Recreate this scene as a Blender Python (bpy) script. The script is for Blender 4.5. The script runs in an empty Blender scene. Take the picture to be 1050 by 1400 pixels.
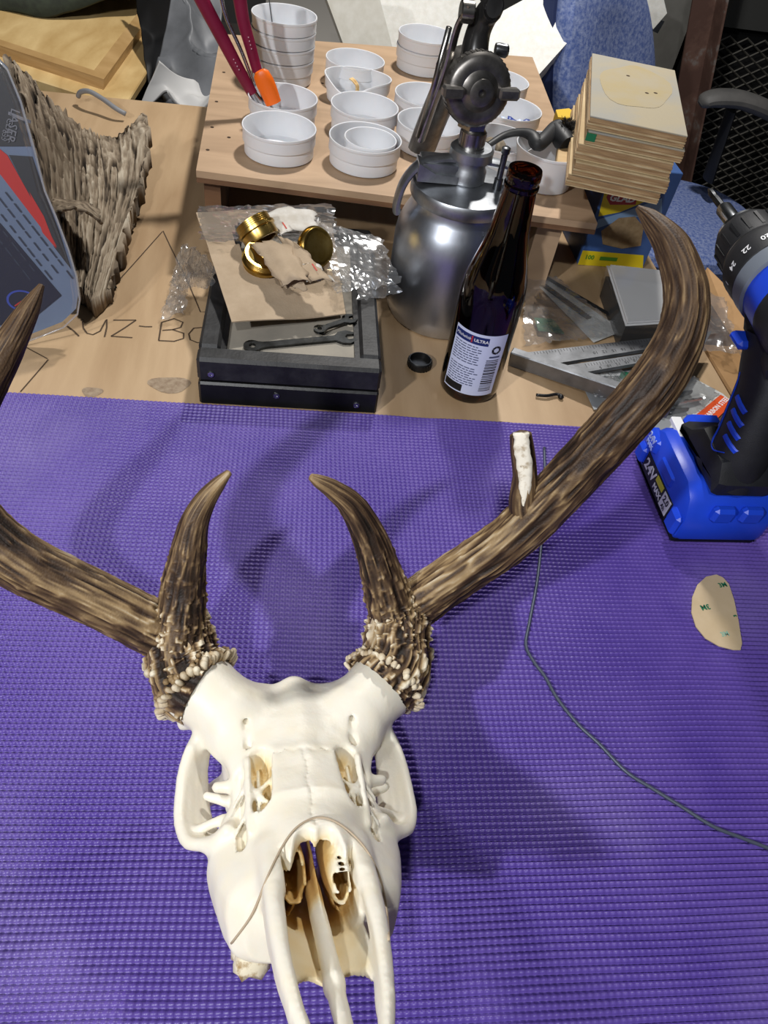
import bpy, math, random
import numpy as np
from mathutils import Matrix, Vector
random.seed(7); RNG = np.random.default_rng(7)
SC = bpy.context.scene; COL = SC.collection

# ------------------------------------------------------------------ camera
H = 0.48; FPX = 1000.0
def _camrot(yaw, pitch, roll):
    cy, sy, cp, sp = math.cos(yaw), math.sin(yaw), math.cos(pitch), math.sin(pitch)
    fwd = np.array([sy*cp, cy*cp, -sp]); right = np.array([cy, -sy, 0.0]); up = np.cross(right, fwd)
    cr, sr = math.cos(roll), math.sin(roll)
    return np.array([cr*right + sr*up, -(-sr*right + cr*up), fwd])
CM = _camrot(*np.radians([12.54, 48.66, 10.69])); EYE = np.array([0.0, 0.0, H])
cd = bpy.data.cameras.new('camera'); cam = bpy.data.objects.new('camera', cd); COL.objects.link(cam)
cd.sensor_fit = 'VERTICAL'; cd.sensor_height = 36; cd.sensor_width = 27; cd.lens = FPX/1400*36
cd.clip_start = 0.01
mw = np.eye(4); mw[:3, 0] = CM[0]; mw[:3, 1] = -CM[1]; mw[:3, 2] = -CM[2]; mw[:3, 3] = EYE
cam.matrix_world = Matrix(mw.tolist()); SC.camera = cam

# ------------------------------------------------------------------ world and lamps
w = bpy.data.worlds.new('world'); SC.world = w; w.use_nodes = True
w.node_tree.nodes['Background'].inputs[0].default_value = (0.78, 0.86, 1.0, 1)
w.node_tree.nodes['Background'].inputs[1].default_value = 0.04
def lamp(name, loc, aim, power, size, col):
    ld = bpy.data.lights.new(name, 'AREA'); ld.shape = 'DISK'; ld.size = size; ld.energy = power; ld.color = col
    o = bpy.data.objects.new(name, ld); COL.objects.link(o); o.location = loc
    o.rotation_euler = (Vector(aim)-Vector(loc)).to_track_quat('-Z', 'Y').to_euler()
    return o
lamp('side_lamp', (-0.80, -0.50, 1.02), (0.05, 0.4, 0), 15, 0.06, (0.97, 0.98, 1.0))
lamp('overhead_lamp', (-0.25, -0.46, 1.34), (0, 0.45, 0), 8.5, 0.06, (0.97, 0.98, 1.0))
lamp('rear_lamp', (0.30, 1.36, 1.25), (0.25, 1.25, 0), 19, 0.10, (1.0, 0.97, 0.93))
SC.view_settings.view_transform = 'Standard'; SC.view_settings.look = 'None'
SC.view_settings.exposure = 0.0; SC.view_settings.gamma = 1.0
SC.view_settings.use_curve_mapping = False

# ------------------------------------------------------------------ placing helpers
def ray(u, v): return CM.T @ np.array([(u-525)/FPX, (v-700)/FPX, 1.0])
def at(u, v, z=0.0):                       # the place in the room, at height z, seen at a photo pixel
    d = ray(u, v); return EYE + d*((z-H)/d[2])
def dep(u, v, d): return EYE + ray(u, v)*d  # the place seen at a photo pixel at depth d
def onp(u, v, p0, n):                      # the same on a plane
    d = ray(u, v); n = np.array(n, float); return EYE + d*(np.dot(np.array(p0)-EYE, n)/np.dot(d, n))

# ------------------------------------------------------------------ numpy noise
def _hash(ix, iy, iz, s):
    n = (ix*374761393 + iy*668265263 + iz*2147483647 + s*974634777) & 0xffffffff
    n = ((n ^ (n >> 13))*1274126177) & 0xffffffff
    return ((n ^ (n >> 16)) & 0xffff)/65535.0
def vnoise(p, s=0):
    p = np.asarray(p, float); i = np.floor(p).astype(np.int64); f = p-i; f = f*f*(3-2*f)
    r = 0
    for dx in (0, 1):
        for dy in (0, 1):
            for dz in (0, 1):
                wgt = (f[..., 0] if dx else 1-f[..., 0])*(f[..., 1] if dy else 1-f[..., 1])*(f[..., 2] if dz else 1-f[..., 2])
                r = r + wgt*_hash(i[..., 0]+dx, i[..., 1]+dy, i[..., 2]+dz, s)
    return r*2-1
def fbm(p, o=4, s=0):
    r = 0; a = 1.0; p = np.asarray(p, float)
    for k in range(o): r = r + a*vnoise(p, s+k*17); p = p*2.03; a *= .5
    return r

# ------------------------------------------------------------------ materials
def lin(h):
    h = h.lstrip('#'); r = []
    for k in (0, 2, 4):
        c = int(h[k:k+2], 16)/255; r.append(c/12.92 if c <= .04045 else ((c+.055)/1.055)**2.4)
    return (*r, 1)
MATS = {}
def mat(name, c1, c2=None, rough=.5, metal=0, scale=40, stretch=(1, 1, 1), bump=0, bscale=None, detail=6, spec=.5, trans=0, ior=1.45, lo=.35, hi=.65, coat=0, sss=0, c3=None, coords='Object'):
    if name in MATS: return MATS[name]
    m = bpy.data.materials.new(name); MATS[name] = m; m.use_nodes = True
    nt = m.node_tree; b = nt.nodes['Principled BSDF']; L = nt.links.new
    b.inputs['Roughness'].default_value = rough; b.inputs['Metallic'].default_value = metal
    b.inputs['Specular IOR Level'].default_value = spec; b.inputs['Transmission Weight'].default_value = trans; b.inputs['IOR'].default_value = ior
    b.inputs['Coat Weight'].default_value = coat
    if sss:
        b.inputs['Subsurface Weight'].default_value = sss; b.inputs['Subsurface Radius'].default_value = (.006, .004, .003); b.inputs['Subsurface Scale'].default_value = 1
    b.inputs['Base Color'].default_value = lin(c1)
    tc = nt.nodes.new('ShaderNodeTexCoord'); mp = nt.nodes.new('ShaderNodeMapping'); mp.inputs['Scale'].default_value = stretch
    L(tc.outputs[coords], mp.inputs[0])
    if c2:
        n = nt.nodes.new('ShaderNodeTexNoise'); n.inputs['Scale'].default_value = scale; n.inputs['Detail'].default_value = detail
        n.inputs['Roughness'].default_value = .6
        L(mp.outputs[0], n.inputs['Vector'])
        r = nt.nodes.new('ShaderNodeValToRGB'); e = r.color_ramp.elements
        e[0].position = lo; e[0].color = lin(c1); e[1].position = hi; e[1].color = lin(c2)
        if c3: k = e.new((lo+hi)/2); k.color = lin(c3)
        L(n.outputs['Fac'], r.inputs[0]); L(r.outputs[0], b.inputs['Base Color'])
    if bump:
        n2 = nt.nodes.new('ShaderNodeTexNoise'); n2.inputs['Scale'].default_value = bscale or scale*2; n2.inputs['Detail'].default_value = 5
        L(mp.outputs[0], n2.inputs['Vector'])
        bp = nt.nodes.new('ShaderNodeBump'); bp.inputs['Strength'].default_value = bump; bp.inputs['Distance'].default_value = .001
        L(n2.outputs['Fac'], bp.inputs['Height']); L(bp.outputs[0], b.inputs['Normal'])
    return m
def attrmat(name, stops, rough=.6, attr='tint', bump=0, bscale=800, spec=.4, sss=0, spots=None):
    m = mat(name, '#808080', rough=rough, bump=bump, bscale=bscale, spec=spec, sss=sss)
    nt = m.node_tree; a = nt.nodes.new('ShaderNodeAttribute'); a.attribute_name = attr
    r = nt.nodes.new('ShaderNodeValToRGB'); e = r.color_ramp.elements
    e[0].position = stops[0][0]; e[0].color = lin(stops[0][1]); e[1].position = stops[-1][0]; e[1].color = lin(stops[-1][1])
    for p, c in stops[1:-1]: k = e.new(p); k.color = lin(c)
    nt.links.new(a.outputs['Fac'], r.inputs[0]); nt.links.new(r.outputs[0], nt.nodes['Principled BSDF'].inputs['Base Color'])
    return m
def wood(name, c1, c2, stretch=(3, 30, 30), rough=.55, knots=0, c3=None, scale=1.0):
    if name in MATS: return MATS[name]
    m = bpy.data.materials.new(name); MATS[name] = m; m.use_nodes = True
    nt = m.node_tree; b = nt.nodes['Principled BSDF']; L = nt.links.new; b.inputs['Roughness'].default_value = rough
    tc = nt.nodes.new('ShaderNodeTexCoord'); mp = nt.nodes.new('ShaderNodeMapping'); mp.inputs['Scale'].default_value = stretch
    L(tc.outputs['Object'], mp.inputs[0])
    n0 = nt.nodes.new('ShaderNodeTexNoise'); n0.inputs['Scale'].default_value = scale*.8; n0.inputs['Detail'].default_value = 3; n0.inputs['Distortion'].default_value = .6
    L(mp.outputs[0], n0.inputs['Vector'])
    mul = nt.nodes.new('ShaderNodeMath'); mul.operation = 'MULTIPLY'; mul.inputs[1].default_value = 9
    fr = nt.nodes.new('ShaderNodeMath'); fr.operation = 'PINGPONG'; fr.inputs[1].default_value = 1
    L(n0.outputs['Fac'], mul.inputs[0]); L(mul.outputs[0], fr.inputs[0])
    n1 = nt.nodes.new('ShaderNodeTexNoise'); n1.inputs['Scale'].default_value = scale*6; n1.inputs['Detail'].default_value = 8; n1.inputs['Roughness'].default_value = .7
    L(mp.outputs[0], n1.inputs['Vector'])
    mx = nt.nodes.new('ShaderNodeMix'); mx.data_type = 'FLOAT'; mx.inputs[0].default_value = .6
    L(fr.outputs[0], mx.inputs[2]); L(n1.outputs['Fac'], mx.inputs[3])
    r = nt.nodes.new('ShaderNodeValToRGB'); e = r.color_ramp.elements
    e[0].position = .25; e[0].color = lin(c1); e[1].position = .75; e[1].color = lin(c2)
    L(mx.outputs[0], r.inputs[0])
    out = r.outputs[0]
    if knots:
        v = nt.nodes.new('ShaderNodeTexVoronoi'); v.inputs['Scale'].default_value = knots; v.inputs['Randomness'].default_value = 1
        L(tc.outputs['Object'], v.inputs['Vector'])
        kr = nt.nodes.new('ShaderNodeValToRGB'); ke = kr.color_ramp.elements
        ke[0].position = .05; ke[0].color = (1, 1, 1, 1); ke[1].position = .11; ke[1].color = (0, 0, 0, 1)
        L(v.outputs['Distance'], kr.inputs[0])
        m2 = nt.nodes.new('ShaderNodeMix'); m2.data_type = 'RGBA'; m2.inputs[7].default_value = lin(c3 or '#6b5138')
        mm = nt.nodes.new('ShaderNodeMath'); mm.operation = 'MULTIPLY'; mm.inputs[1].default_value = .75
        L(kr.outputs[0], mm.inputs[0]); L(mm.outputs[0], m2.inputs[0]); L(out, m2.inputs[6]); out = m2.outputs[2]
    L(out, b.inputs['Base Color'])
    bp = nt.nodes.new('ShaderNodeBump'); bp.inputs['Strength'].default_value = .15; bp.inputs['Distance'].default_value = .001
    L(mx.outputs[0], bp.inputs['Height']); L(bp.outputs[0], b.inputs['Normal'])
    return m
def film(name, tint='#ffffff', gloss=.12, rough=.08, haze=.06, rim=.55):
    if name in MATS: return MATS[name]
    m = bpy.data.materials.new(name); MATS[name] = m; m.use_nodes = True
    nt = m.node_tree; nt.nodes.remove(nt.nodes['Principled BSDF']); out = nt.nodes['Material Output']; L = nt.links.new
    t = nt.nodes.new('ShaderNodeBsdfTransparent'); t.inputs[0].default_value = lin(tint)
    g = nt.nodes.new('ShaderNodeBsdfGlossy'); g.inputs['Roughness'].default_value = rough
    d = nt.nodes.new('ShaderNodeBsdfDiffuse'); d.inputs[0].default_value = lin('#e8e8e8')
    fr = nt.nodes.new('ShaderNodeFresnel'); fr.inputs[0].default_value = 1.5
    ad = nt.nodes.new('ShaderNodeMath'); ad.operation = 'MULTIPLY_ADD'; ad.inputs[1].default_value = rim; ad.inputs[2].default_value = gloss; ad.use_clamp = True
    L(fr.outputs[0], ad.inputs[0])
    a = nt.nodes.new('ShaderNodeMixShader'); L(ad.outputs[0], a.inputs[0]); L(t.outputs[0], a.inputs[1]); L(g.outputs[0], a.inputs[2])
    c = nt.nodes.new('ShaderNodeMixShader'); c.inputs[0].default_value = haze; L(a.outputs[0], c.inputs[1]); L(d.outputs[0], c.inputs[2])
    L(c.outputs[0], out.inputs[0])
    return m

# ------------------------------------------------------------------ geometry collector
class G:
    def __init__(s): s.v = []; s.f = []; s.n = 0
    def add(s, v, f, M=None):
        v = np.asarray(v, float).reshape(-1, 3)
        if M is not None: M = np.asarray(M); v = v @ M[:3, :3].T + M[:3, 3]
        s.v.append(v); s.f += [tuple(int(i)+s.n for i in q) for q in f]; s.n += len(v); return s
    def box(s, x0, x1, y0, y1, z0, z1, M=None, bev=0):
        if bev:
            b = min(bev, (x1-x0)*.45, (y1-y0)*.45, (z1-z0)*.45)
            pts = []
            idx = {}
            for ix, x in ((0, x0), (1, x1)):
                for iy, y in ((0, y0), (1, y1)):
                    for iz, z in ((0, z0), (1, z1)):
                        sx, sy, sz = (1 if not ix else -1), (1 if not iy else -1), (1 if not iz else -1)
                        idx[(ix, iy, iz)] = len(pts)
                        pts += [(x, y+sy*b, z+sz*b), (x+sx*b, y, z+sz*b), (x+sx*b, y+sy*b, z)]
            fs = []
            def I(a, k): return idx[a]+k
            for ix in (0, 1): fs.append([I((ix, 0, 0), 0), I((ix, 0, 1), 0), I((ix, 1, 1), 0), I((ix, 1, 0), 0)][::1 if ix == 0 else -1])
            for iy in (0, 1): fs.append([I((0, iy, 0), 1), I((1, iy, 0), 1), I((1, iy, 1), 1), I((0, iy, 1), 1)][::1 if iy == 0 else -1])
            for iz in (0, 1): fs.append([I((0, 0, iz), 2), I((0, 1, iz), 2), I((1, 1, iz), 2), I((1, 0, iz), 2)][::1 if iz == 0 else -1])
            for a in (0, 1):
                for c in (0, 1):
                    fs.append([I((a, c, 0), 0), I((a, c, 0), 1), I((a, c, 1), 1), I((a, c, 1), 0)])
                    fs.append([I((a, 0, c), 0), I((a, 0, c), 2), I((a, 1, c), 2), I((a, 1, c), 0)])
                    fs.append([I((0, a, c), 1), I((0, a, c), 2), I((1, a, c), 2), I((1, a, c), 1)])
            for k in idx: fs.append([idx[k], idx[k]+1, idx[k]+2])
            return s.add(pts, fs, M)
        v = [(x, y, z) for x in (x0, x1) for y in (y0, y1) for z in (z0, z1)]
        return s.add(v, [(0, 1, 3, 2), (4, 6, 7, 5), (0, 4, 5, 1), (2, 3, 7, 6), (0, 2, 6, 4), (1, 5, 7, 3)], M)
    def tube(s, pts, rad, n=12, cap=True, M=None, sq=None):
        P = np.asarray(pts, float); m = len(P); R = np.ones(m)*rad if np.isscalar(rad) else np.asarray(rad, float)
        T = np.gradient(P, axis=0); T /= np.linalg.norm(T, axis=1)[:, None]+1e-12
        a = np.array([0, 0, 1.]) if abs(T[0][2]) < .9 else np.array([1., 0, 0])
        U = np.zeros_like(P); u = a-T[0]*a.dot(T[0]); U[0] = u/np.linalg.norm(u)
        for i in range(1, m): u = U[i-1]-T[i]*U[i-1].dot(T[i]); U[i] = u/(np.linalg.norm(u)+1e-12)
        V = np.cross(T, U); th = np.arange(n)/n*2*math.pi
        sx, sy = sq or (1, 1)
        v = P[:, None]+R[:, None, None]*(np.cos(th)[None, :, None]*U[:, None]*sx+np.sin(th)[None, :, None]*V[:, None]*sy)
        f = []
        for i in range(m-1):
            for j in range(n): k = (j+1) % n; f.append((i*n+j, i*n+k, (i+1)*n+k, (i+1)*n+j))
        if cap: f.append(tuple(range(n))[::-1]); f.append(tuple(range((m-1)*n, m*n)))
        return s.add(v.reshape(-1, 3), f, M)
    def lathe(s, prof, n=32, M=None, closed=False):
        m = len(prof); v = []; f = []
        for r, z in prof:
            for j in range(n): a = j/n*2*math.pi; v.append((r*math.cos(a), r*math.sin(a), z))
        for i in range(m if closed else m-1):
            i2 = (i+1) % m
            for j in range(n): k = (j+1) % n; f.append((i*n+j, i*n+k, i2*n+k, i2*n+j))
        if not closed:
            if prof[0][0] > 1e-6: f.append(tuple(range(n))[::-1])
            if prof[-1][0] > 1e-6: f.append(tuple(range((m-1)*n, m*n)))
        return s.add(v, f, M)
    def prism(s, poly, z0, z1, M=None):
        n = len(poly); v = [(p[0], p[1], z0) for p in poly]+[(p[0], p[1], z1) for p in poly]
        f = [tuple(range(n))[::-1], tuple(range(n, 2*n))]+[(i, (i+1) % n, n+(i+1) % n, n+i) for i in range(n)]
        return s.add(v, f, M)
    def plate(s, outer, holes, z0, z1, M=None):        # prism with holes through a triangle fill
        from mathutils.geometry import delaunay_2d_cdt
        loops = [outer]+holes; pts = []; edges = []
        for lp in loops:
            b = len(pts); pts += [Vector((p[0], p[1])) for p in lp]; edges += [(b+i, b+(i+1) % len(lp)) for i in range(len(lp))]
        vs, es, fs, *_ = delaunay_2d_cdt(pts, edges, [], 0, 1e-7)
        def inside(p, lp):
            c = False
            for i in range(len(lp)):
                a, b = lp[i], lp[i-1]
                if (a[1] > p[1]) != (b[1] > p[1]) and p[0] < (b[0]-a[0])*(p[1]-a[1])/(b[1]-a[1]+1e-15)+a[0]: c = not c
            return c
        keep = []
        for f in fs:
            cx = sum((vs[i][0] for i in f))/len(f); cy = sum((vs[i][1] for i in f))/len(f)
            if inside((cx, cy), outer) and not any(inside((cx, cy), h) for h in holes): keep.append(tuple(f))
        n = len(vs); v = [(p[0], p[1], z0) for p in vs]+[(p[0], p[1], z1) for p in vs]
        F = [tuple(i for i in f)[::-1] for f in keep]+[tuple(i+n for i in f) for f in keep]
        ec = {}
        for f in keep:
            for i in range(len(f)):
                e = (f[i], f[(i+1) % len(f)]); ec[e] = 1
        for (a, b) in list(ec):
            if (b, a) not in ec: F.append((a, b, b+n, a+n))
        return s.add(v, F, M)
    def grid(s, P, thick=0, nrm=None):
        P = np.asarray(P, float); a, b = P.shape[:2]
        f = [(i*b+j, i*b+j+1, (i+1)*b+j+1, (i+1)*b+j) for i in range(a-1) for j in range(b-1)]
        if not thick: return s.add(P.reshape(-1, 3), f)
        if nrm is None:
            n = np.cross(np.gradient(P, axis=0), np.gradient(P, axis=1)); n /= np.linalg.norm(n, axis=2)[..., None]+1e-12
        else: n = np.broadcast_to(np.array(nrm, float), P.shape)
        N = a*b; v = np.concatenate([P.reshape(-1, 3), (P-n*thick).reshape(-1, 3)])
        F = f+[tuple(i+N for i in q)[::-1] for q in f]
        for i in range(a-1):
            F.append((i*b, (i+1)*b, N+(i+1)*b, N+i*b)); F.append(((i+1)*b+b-1, i*b+b-1, N+i*b+b-1, N+(i+1)*b+b-1))
        for j in range(b-1):
            F.append((j+1, j, N+j, N+j+1)); F.append(((a-1)*b+j, (a-1)*b+j+1, N+(a-1)*b+j+1, N+(a-1)*b+j))
        return s.add(v, F)
def rotm(ax, a):
    c, s_ = math.cos(a), math.sin(a); M = np.eye(4); i, j = {'x': (1, 2), 'y': (2, 0), 'z': (0, 1)}[ax]
    M[i, i] = c; M[i, j] = -s_; M[j, i] = s_; M[j, j] = c; return M
def trm(x, y, z): M = np.eye(4); M[:3, 3] = (x, y, z); return M
def frame(o, zdir, xhint=(1, 0, 0)):
    z = np.array(zdir, float); z /= np.linalg.norm(z); x = np.array(xhint, float); x -= z*x.dot(z)
    if np.linalg.norm(x) < 1e-6: x = np.array([0, 1., 0]); x -= z*x.dot(z)
    x /= np.linalg.norm(x); M = np.eye(4); M[:3, 0] = x; M[:3, 1] = np.cross(z, x); M[:3, 2] = z; M[:3, 3] = o; return M
def spline(pts, n):
    P = np.asarray(pts, float); P = np.vstack([2*P[0]-P[1], P, 2*P[-1]-P[-2]]); m = len(P)-3
    t = np.linspace(0, m-1e-9, n); i = t.astype(int); f = (t-i)[:, None]
    a, b, c, d = P[i], P[i+1], P[i+2], P[i+3]
    return .5*((2*b)+(-a+c)*f+(2*a-5*b+4*c-d)*f*f+(-a+3*b-3*c+d)*f**3)
ROOTM = {}
def tag(o, label=None, cat=None, group=None, kind=None):
    if label: o['label'] = label
    if cat: o['category'] = cat
    if group: o['group'] = group
    if kind: o['kind'] = kind
    return o
def thing(name, label, cat, loc=(0, 0, 0), rz=0, group=None, M=None):
    o = bpy.data.objects.new(name, None); COL.objects.link(o); o.empty_display_size = .02
    if M is None: M = trm(*loc) @ rotm('z', rz)
    o.matrix_world = Matrix(np.asarray(M).tolist()); ROOTM[o.name] = np.asarray(M); ROOTM[o] = np.asarray(M)
    return tag(o, label, cat, group)
def obj(name, g, m, parent=None, label=None, cat=None, group=None, kind=None, smooth=False, world=False, attr=None):
    """one mesh object; world=True: vertices given in world coordinates. A top-level mesh gets its origin at its base."""
    v = np.concatenate(g.v) if isinstance(g.v, list) else g.v
    base = None
    top = parent
    if parent is None:
        base = np.array([(v[:, 0].min()+v[:, 0].max())/2, (v[:, 1].min()+v[:, 1].max())/2, v[:, 2].min()]); v = v-base
    elif world:
        Mi = np.linalg.inv(ROOTM[parent]); v = v @ Mi[:3, :3].T+Mi[:3, 3]
    me = bpy.data.meshes.new(name); me.from_pydata(v.tolist(), [], g.f); me.update()
    if smooth: me.polygons.foreach_set('use_smooth', [True]*len(me.polygons))
    if smooth == 'auto': me.set_sharp_from_angle(angle=math.radians(35))
    me.materials.append(m)
    if attr is not None:
        a = me.attributes.new('tint', 'FLOAT', 'POINT'); a.data.foreach_set('value', np.asarray(attr, np.float32))
    o = bpy.data.objects.new(name, me); COL.objects.link(o)
    if base is not None: o.location = base; ROOTM[o] = trm(*base)
    else: o.parent = parent; ROOTM[o] = ROOTM[parent]
    return tag(o, label, cat, group, kind)
def textg(s, size, M, depth=.0002, shear=0, spacing=1.0, align='CENTER', warp=None, bold=0):
    c = bpy.data.curves.new('t', 'FONT'); c.body = s; c.size = size; c.align_x = align; c.align_y = 'CENTER'; c.shear = shear; c.space_character = spacing
    c.resolution_u = 2; c.extrude = depth; c.offset = bold
    o = bpy.data.objects.new('t', c); COL.objects.link(o); dg = bpy.context.evaluated_depsgraph_get(); dg.update()
    me = bpy.data.meshes.new_from_object(o.evaluated_get(dg)); v = np.array([x.co[:] for x in me.vertices]); f = [tuple(p.vertices) for p in me.polygons]
    bpy.data.objects.remove(o); bpy.data.curves.remove(c); bpy.data.meshes.remove(me)
    if warp: v = warp(v)
    return G().add(v, f, M)
def arc(cx, cy, r, a0, a1, n): return [(cx+r*math.cos(math.radians(a0+(a1-a0)*i/(n-1))), cy+r*math.sin(math.radians(a0+(a1-a0)*i/(n-1)))) for i in range(n)]
def rrect(x0, x1, y0, y1, r, n=5): return arc(x1-r, y0+r, r, -90, 0, n)+arc(x1-r, y1-r, r, 0, 90, n)+arc(x0+r, y1-r, r, 90, 180, n)+arc(x0+r, y0+r, r, 180, 270, n)

def surface_nets(D, org, h):
    """quads of the zero level of the sampled field D"""
    nx, ny, nz = D.shape; S = D < 0
    c = S[:-1, :-1, :-1].astype(np.int8)
    tot = np.zeros((nx-1, ny-1, nz-1), np.int8)
    for a in (0, 1):
        for b in (0, 1):
            for d in (0, 1): tot += S[a:nx-1+a, b:ny-1+b, d:nz-1+d]
    act = (tot > 0) & (tot < 8); I = np.argwhere(act); idx = -np.ones(act.shape, np.int64); idx[act] = np.arange(len(I))
    acc = np.zeros((len(I), 3)); cnt = np.zeros(len(I))
    cor = {(a, b, d): D[I[:, 0]+a, I[:, 1]+b, I[:, 2]+d] for a in (0, 1) for b in (0, 1) for d in (0, 1)}
    for k in cor:
        for ax in range(3):
            if k[ax] == 0:
                k2 = list(k); k2[ax] = 1; k2 = tuple(k2); A, B = cor[k], cor[k2]; mk = (A < 0) != (B < 0)
                t = np.where(mk, A/(A-B+1e-20), 0); p = np.array(k, float)[None].repeat(len(I), 0); p[:, ax] += t
                acc[mk] += p[mk]; cnt[mk] += 1
    V = (I+acc/cnt[:, None])*h+np.array(org)
    F = []
    for ax in range(3):
        sl = [slice(None)]*3; s2 = [slice(None)]*3; sl[ax] = slice(0, -1); s2[ax] = slice(1, None)
        a, b = S[tuple(sl)], S[tuple(s2)]; o1, o2 = [(1, 2), (2, 0), (0, 1)][ax]
        E = np.argwhere(a != b); E = E[(E[:, o1] > 0) & (E[:, o2] > 0) & (E[:, o1] < D.shape[o1]-1) & (E[:, o2] < D.shape[o2]-1)]
        fl = a[E[:, 0], E[:, 1], E[:, 2]]
        def q(d1, d2):
            e = E.copy(); e[:, o1] -= d1; e[:, o2] -= d2; return idx[e[:, 0], e[:, 1], e[:, 2]]
        Q = np.stack([q(1, 1), q(0, 1), q(0, 0), q(1, 0)], 1); Q[~fl] = Q[~fl][:, ::-1]
        F.append(Q)
    F = np.concatenate(F); return V, F
class GA:                                    # array version for big meshes
    def __init__(s, v, f): s.v = v; s.f = f if isinstance(f, list) else f.tolist()

# ================================================================== SETTING
FL = -0.80
g = G().box(-3.5, 3.5, -1.5, 4.2, FL-.05, FL)
obj('floor', g, mat('floor_concrete', '#3a3836', '#55524e', rough=.8, scale=6, bump=.3), kind='structure')
g = G().box(-3.5, 3.5, 4.2, 4.3, FL, 2.4)
obj('wall_back', g, mat('wall_paint', '#5b5a57', '#6a6966', rough=.8, scale=3), kind='structure')
g = G().box(-3.6, -3.5, -1.5, 4.3, FL, 2.4); obj('wall_left', g, MATS['wall_paint'], kind='structure')
g = G().box(3.5, 3.6, -1.5, 4.3, FL, 2.4); obj('wall_right', g, MATS['wall_paint'], kind='structure')

# ------------------------------------------------------------------ workbench
ply = wood('bench_plywood', '#a38664', '#bb9f7c', stretch=(9, 1.2, 5), rough=.5)
bench = thing('workbench', 'plywood workbench under the purple mat with pencil lines and lettering', 'workbench', (-.25, .5, FL))
TX0, TX1, TY0, TY1 = -1.05, .495, -.35, 1.236
obj('bench_top', G().box(TX0, TX1, TY0, TY1, -.019, 0), ply, bench, world=True)
stud = wood('bench_stud', '#8a6a45', '#b8925f', stretch=(20, 20, 2))
for x in (TX0+.06, TX1-.12):
    for y in (TY0+.06, TY1-.1):
        obj('leg', G().box(x, x+.06, y, y+.04, FL, -.019), stud, bench, world=True)
for y in (TY0+.06, TY1-.1): obj('rail', G().box(TX0+.12, TX1-.12, y, y+.035, -.11, -.019), stud, bench, world=True)
pen = mat('pencil_line', '#4a3a2a', rough=.8)
def stroke(pts, wd=.0013, z=.0005):
    P = np.array([at(*p)[:2] for p in pts]); T = np.gradient(P, axis=0); T /= np.linalg.norm(T, axis=1)[:, None]+1e-9
    N = np.stack([-T[:, 1], T[:, 0]], 1)*wd/2; n = len(P)
    v = [(*(p+q), z) for p, q in zip(P, N)]+[(*(p-q), z) for p, q in zip(P, N)]
    return v, [(i, n+i, n+i+1, i+1) for i in range(n-1)]
def strokes(name, lst, wd=.0013):
    g = G()
    for l in lst: g.add(*stroke(l, wd))
    obj(name, g, pen, bench, world=True)
strokes('pencil_lettering', [[(92, 446), (101, 453), (108, 460)], [(113, 437), (114, 449), (119, 456), (127, 458), (137, 453), (145, 438)], [(146, 437), (146, 448), (143, 461)],
    [(155, 438), (170, 438), (186, 438)], [(186, 438), (170, 449), (152, 460)], [(152, 460), (166, 461), (181, 462)], [(190, 446), (199, 447), (208, 447)],
    [(221, 441), (219, 453), (217, 466)], [(221, 441), (238, 436), (250, 441), (247, 448), (236, 451), (222, 452)], [(236, 451), (251, 456), (251, 463), (238, 467), (217, 466)],
    [(279, 448), (265, 449), (258, 457), (260, 465), (270, 469), (281, 468)]], .0016)
strokes('pencil_line', [[(143, 405), (183, 361), (222, 317)]], .0012); strokes('pencil_line', [[(223, 316), (240, 352), (258, 388), (274, 427), (284, 427)]], .0012)
strokes('pencil_line', [[(35, 475), (50, 483), (65, 491)]], .0012); strokes('pencil_line', [[(66, 492), (48, 513), (28, 536)]], .0012)
# knots of the plywood show as their own flat rings of darker end grain
kn = mat('knot_grain', '#7c6650', '#a3917a', rough=.6, scale=160, lo=.3, hi=.7)
for (u, v, a, b) in ((126, 536, .0095, .007), (232, 526, .020, .012), (126, 300, .004, .003), (800, 411, .0035, .003), (572, 452, .004, .003)):
    c = at(u, v); th = np.linspace(0, 2*math.pi, 20, endpoint=False)
    rr = 1+.12*np.sin(3*th+u)
    obj('knot', G().add([(c[0]+a*r*math.cos(t), c[1]+b*r*math.sin(t), .0003) for t, r in zip(th, rr)], [tuple(range(20))]), kn, bench, world=True)

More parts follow.
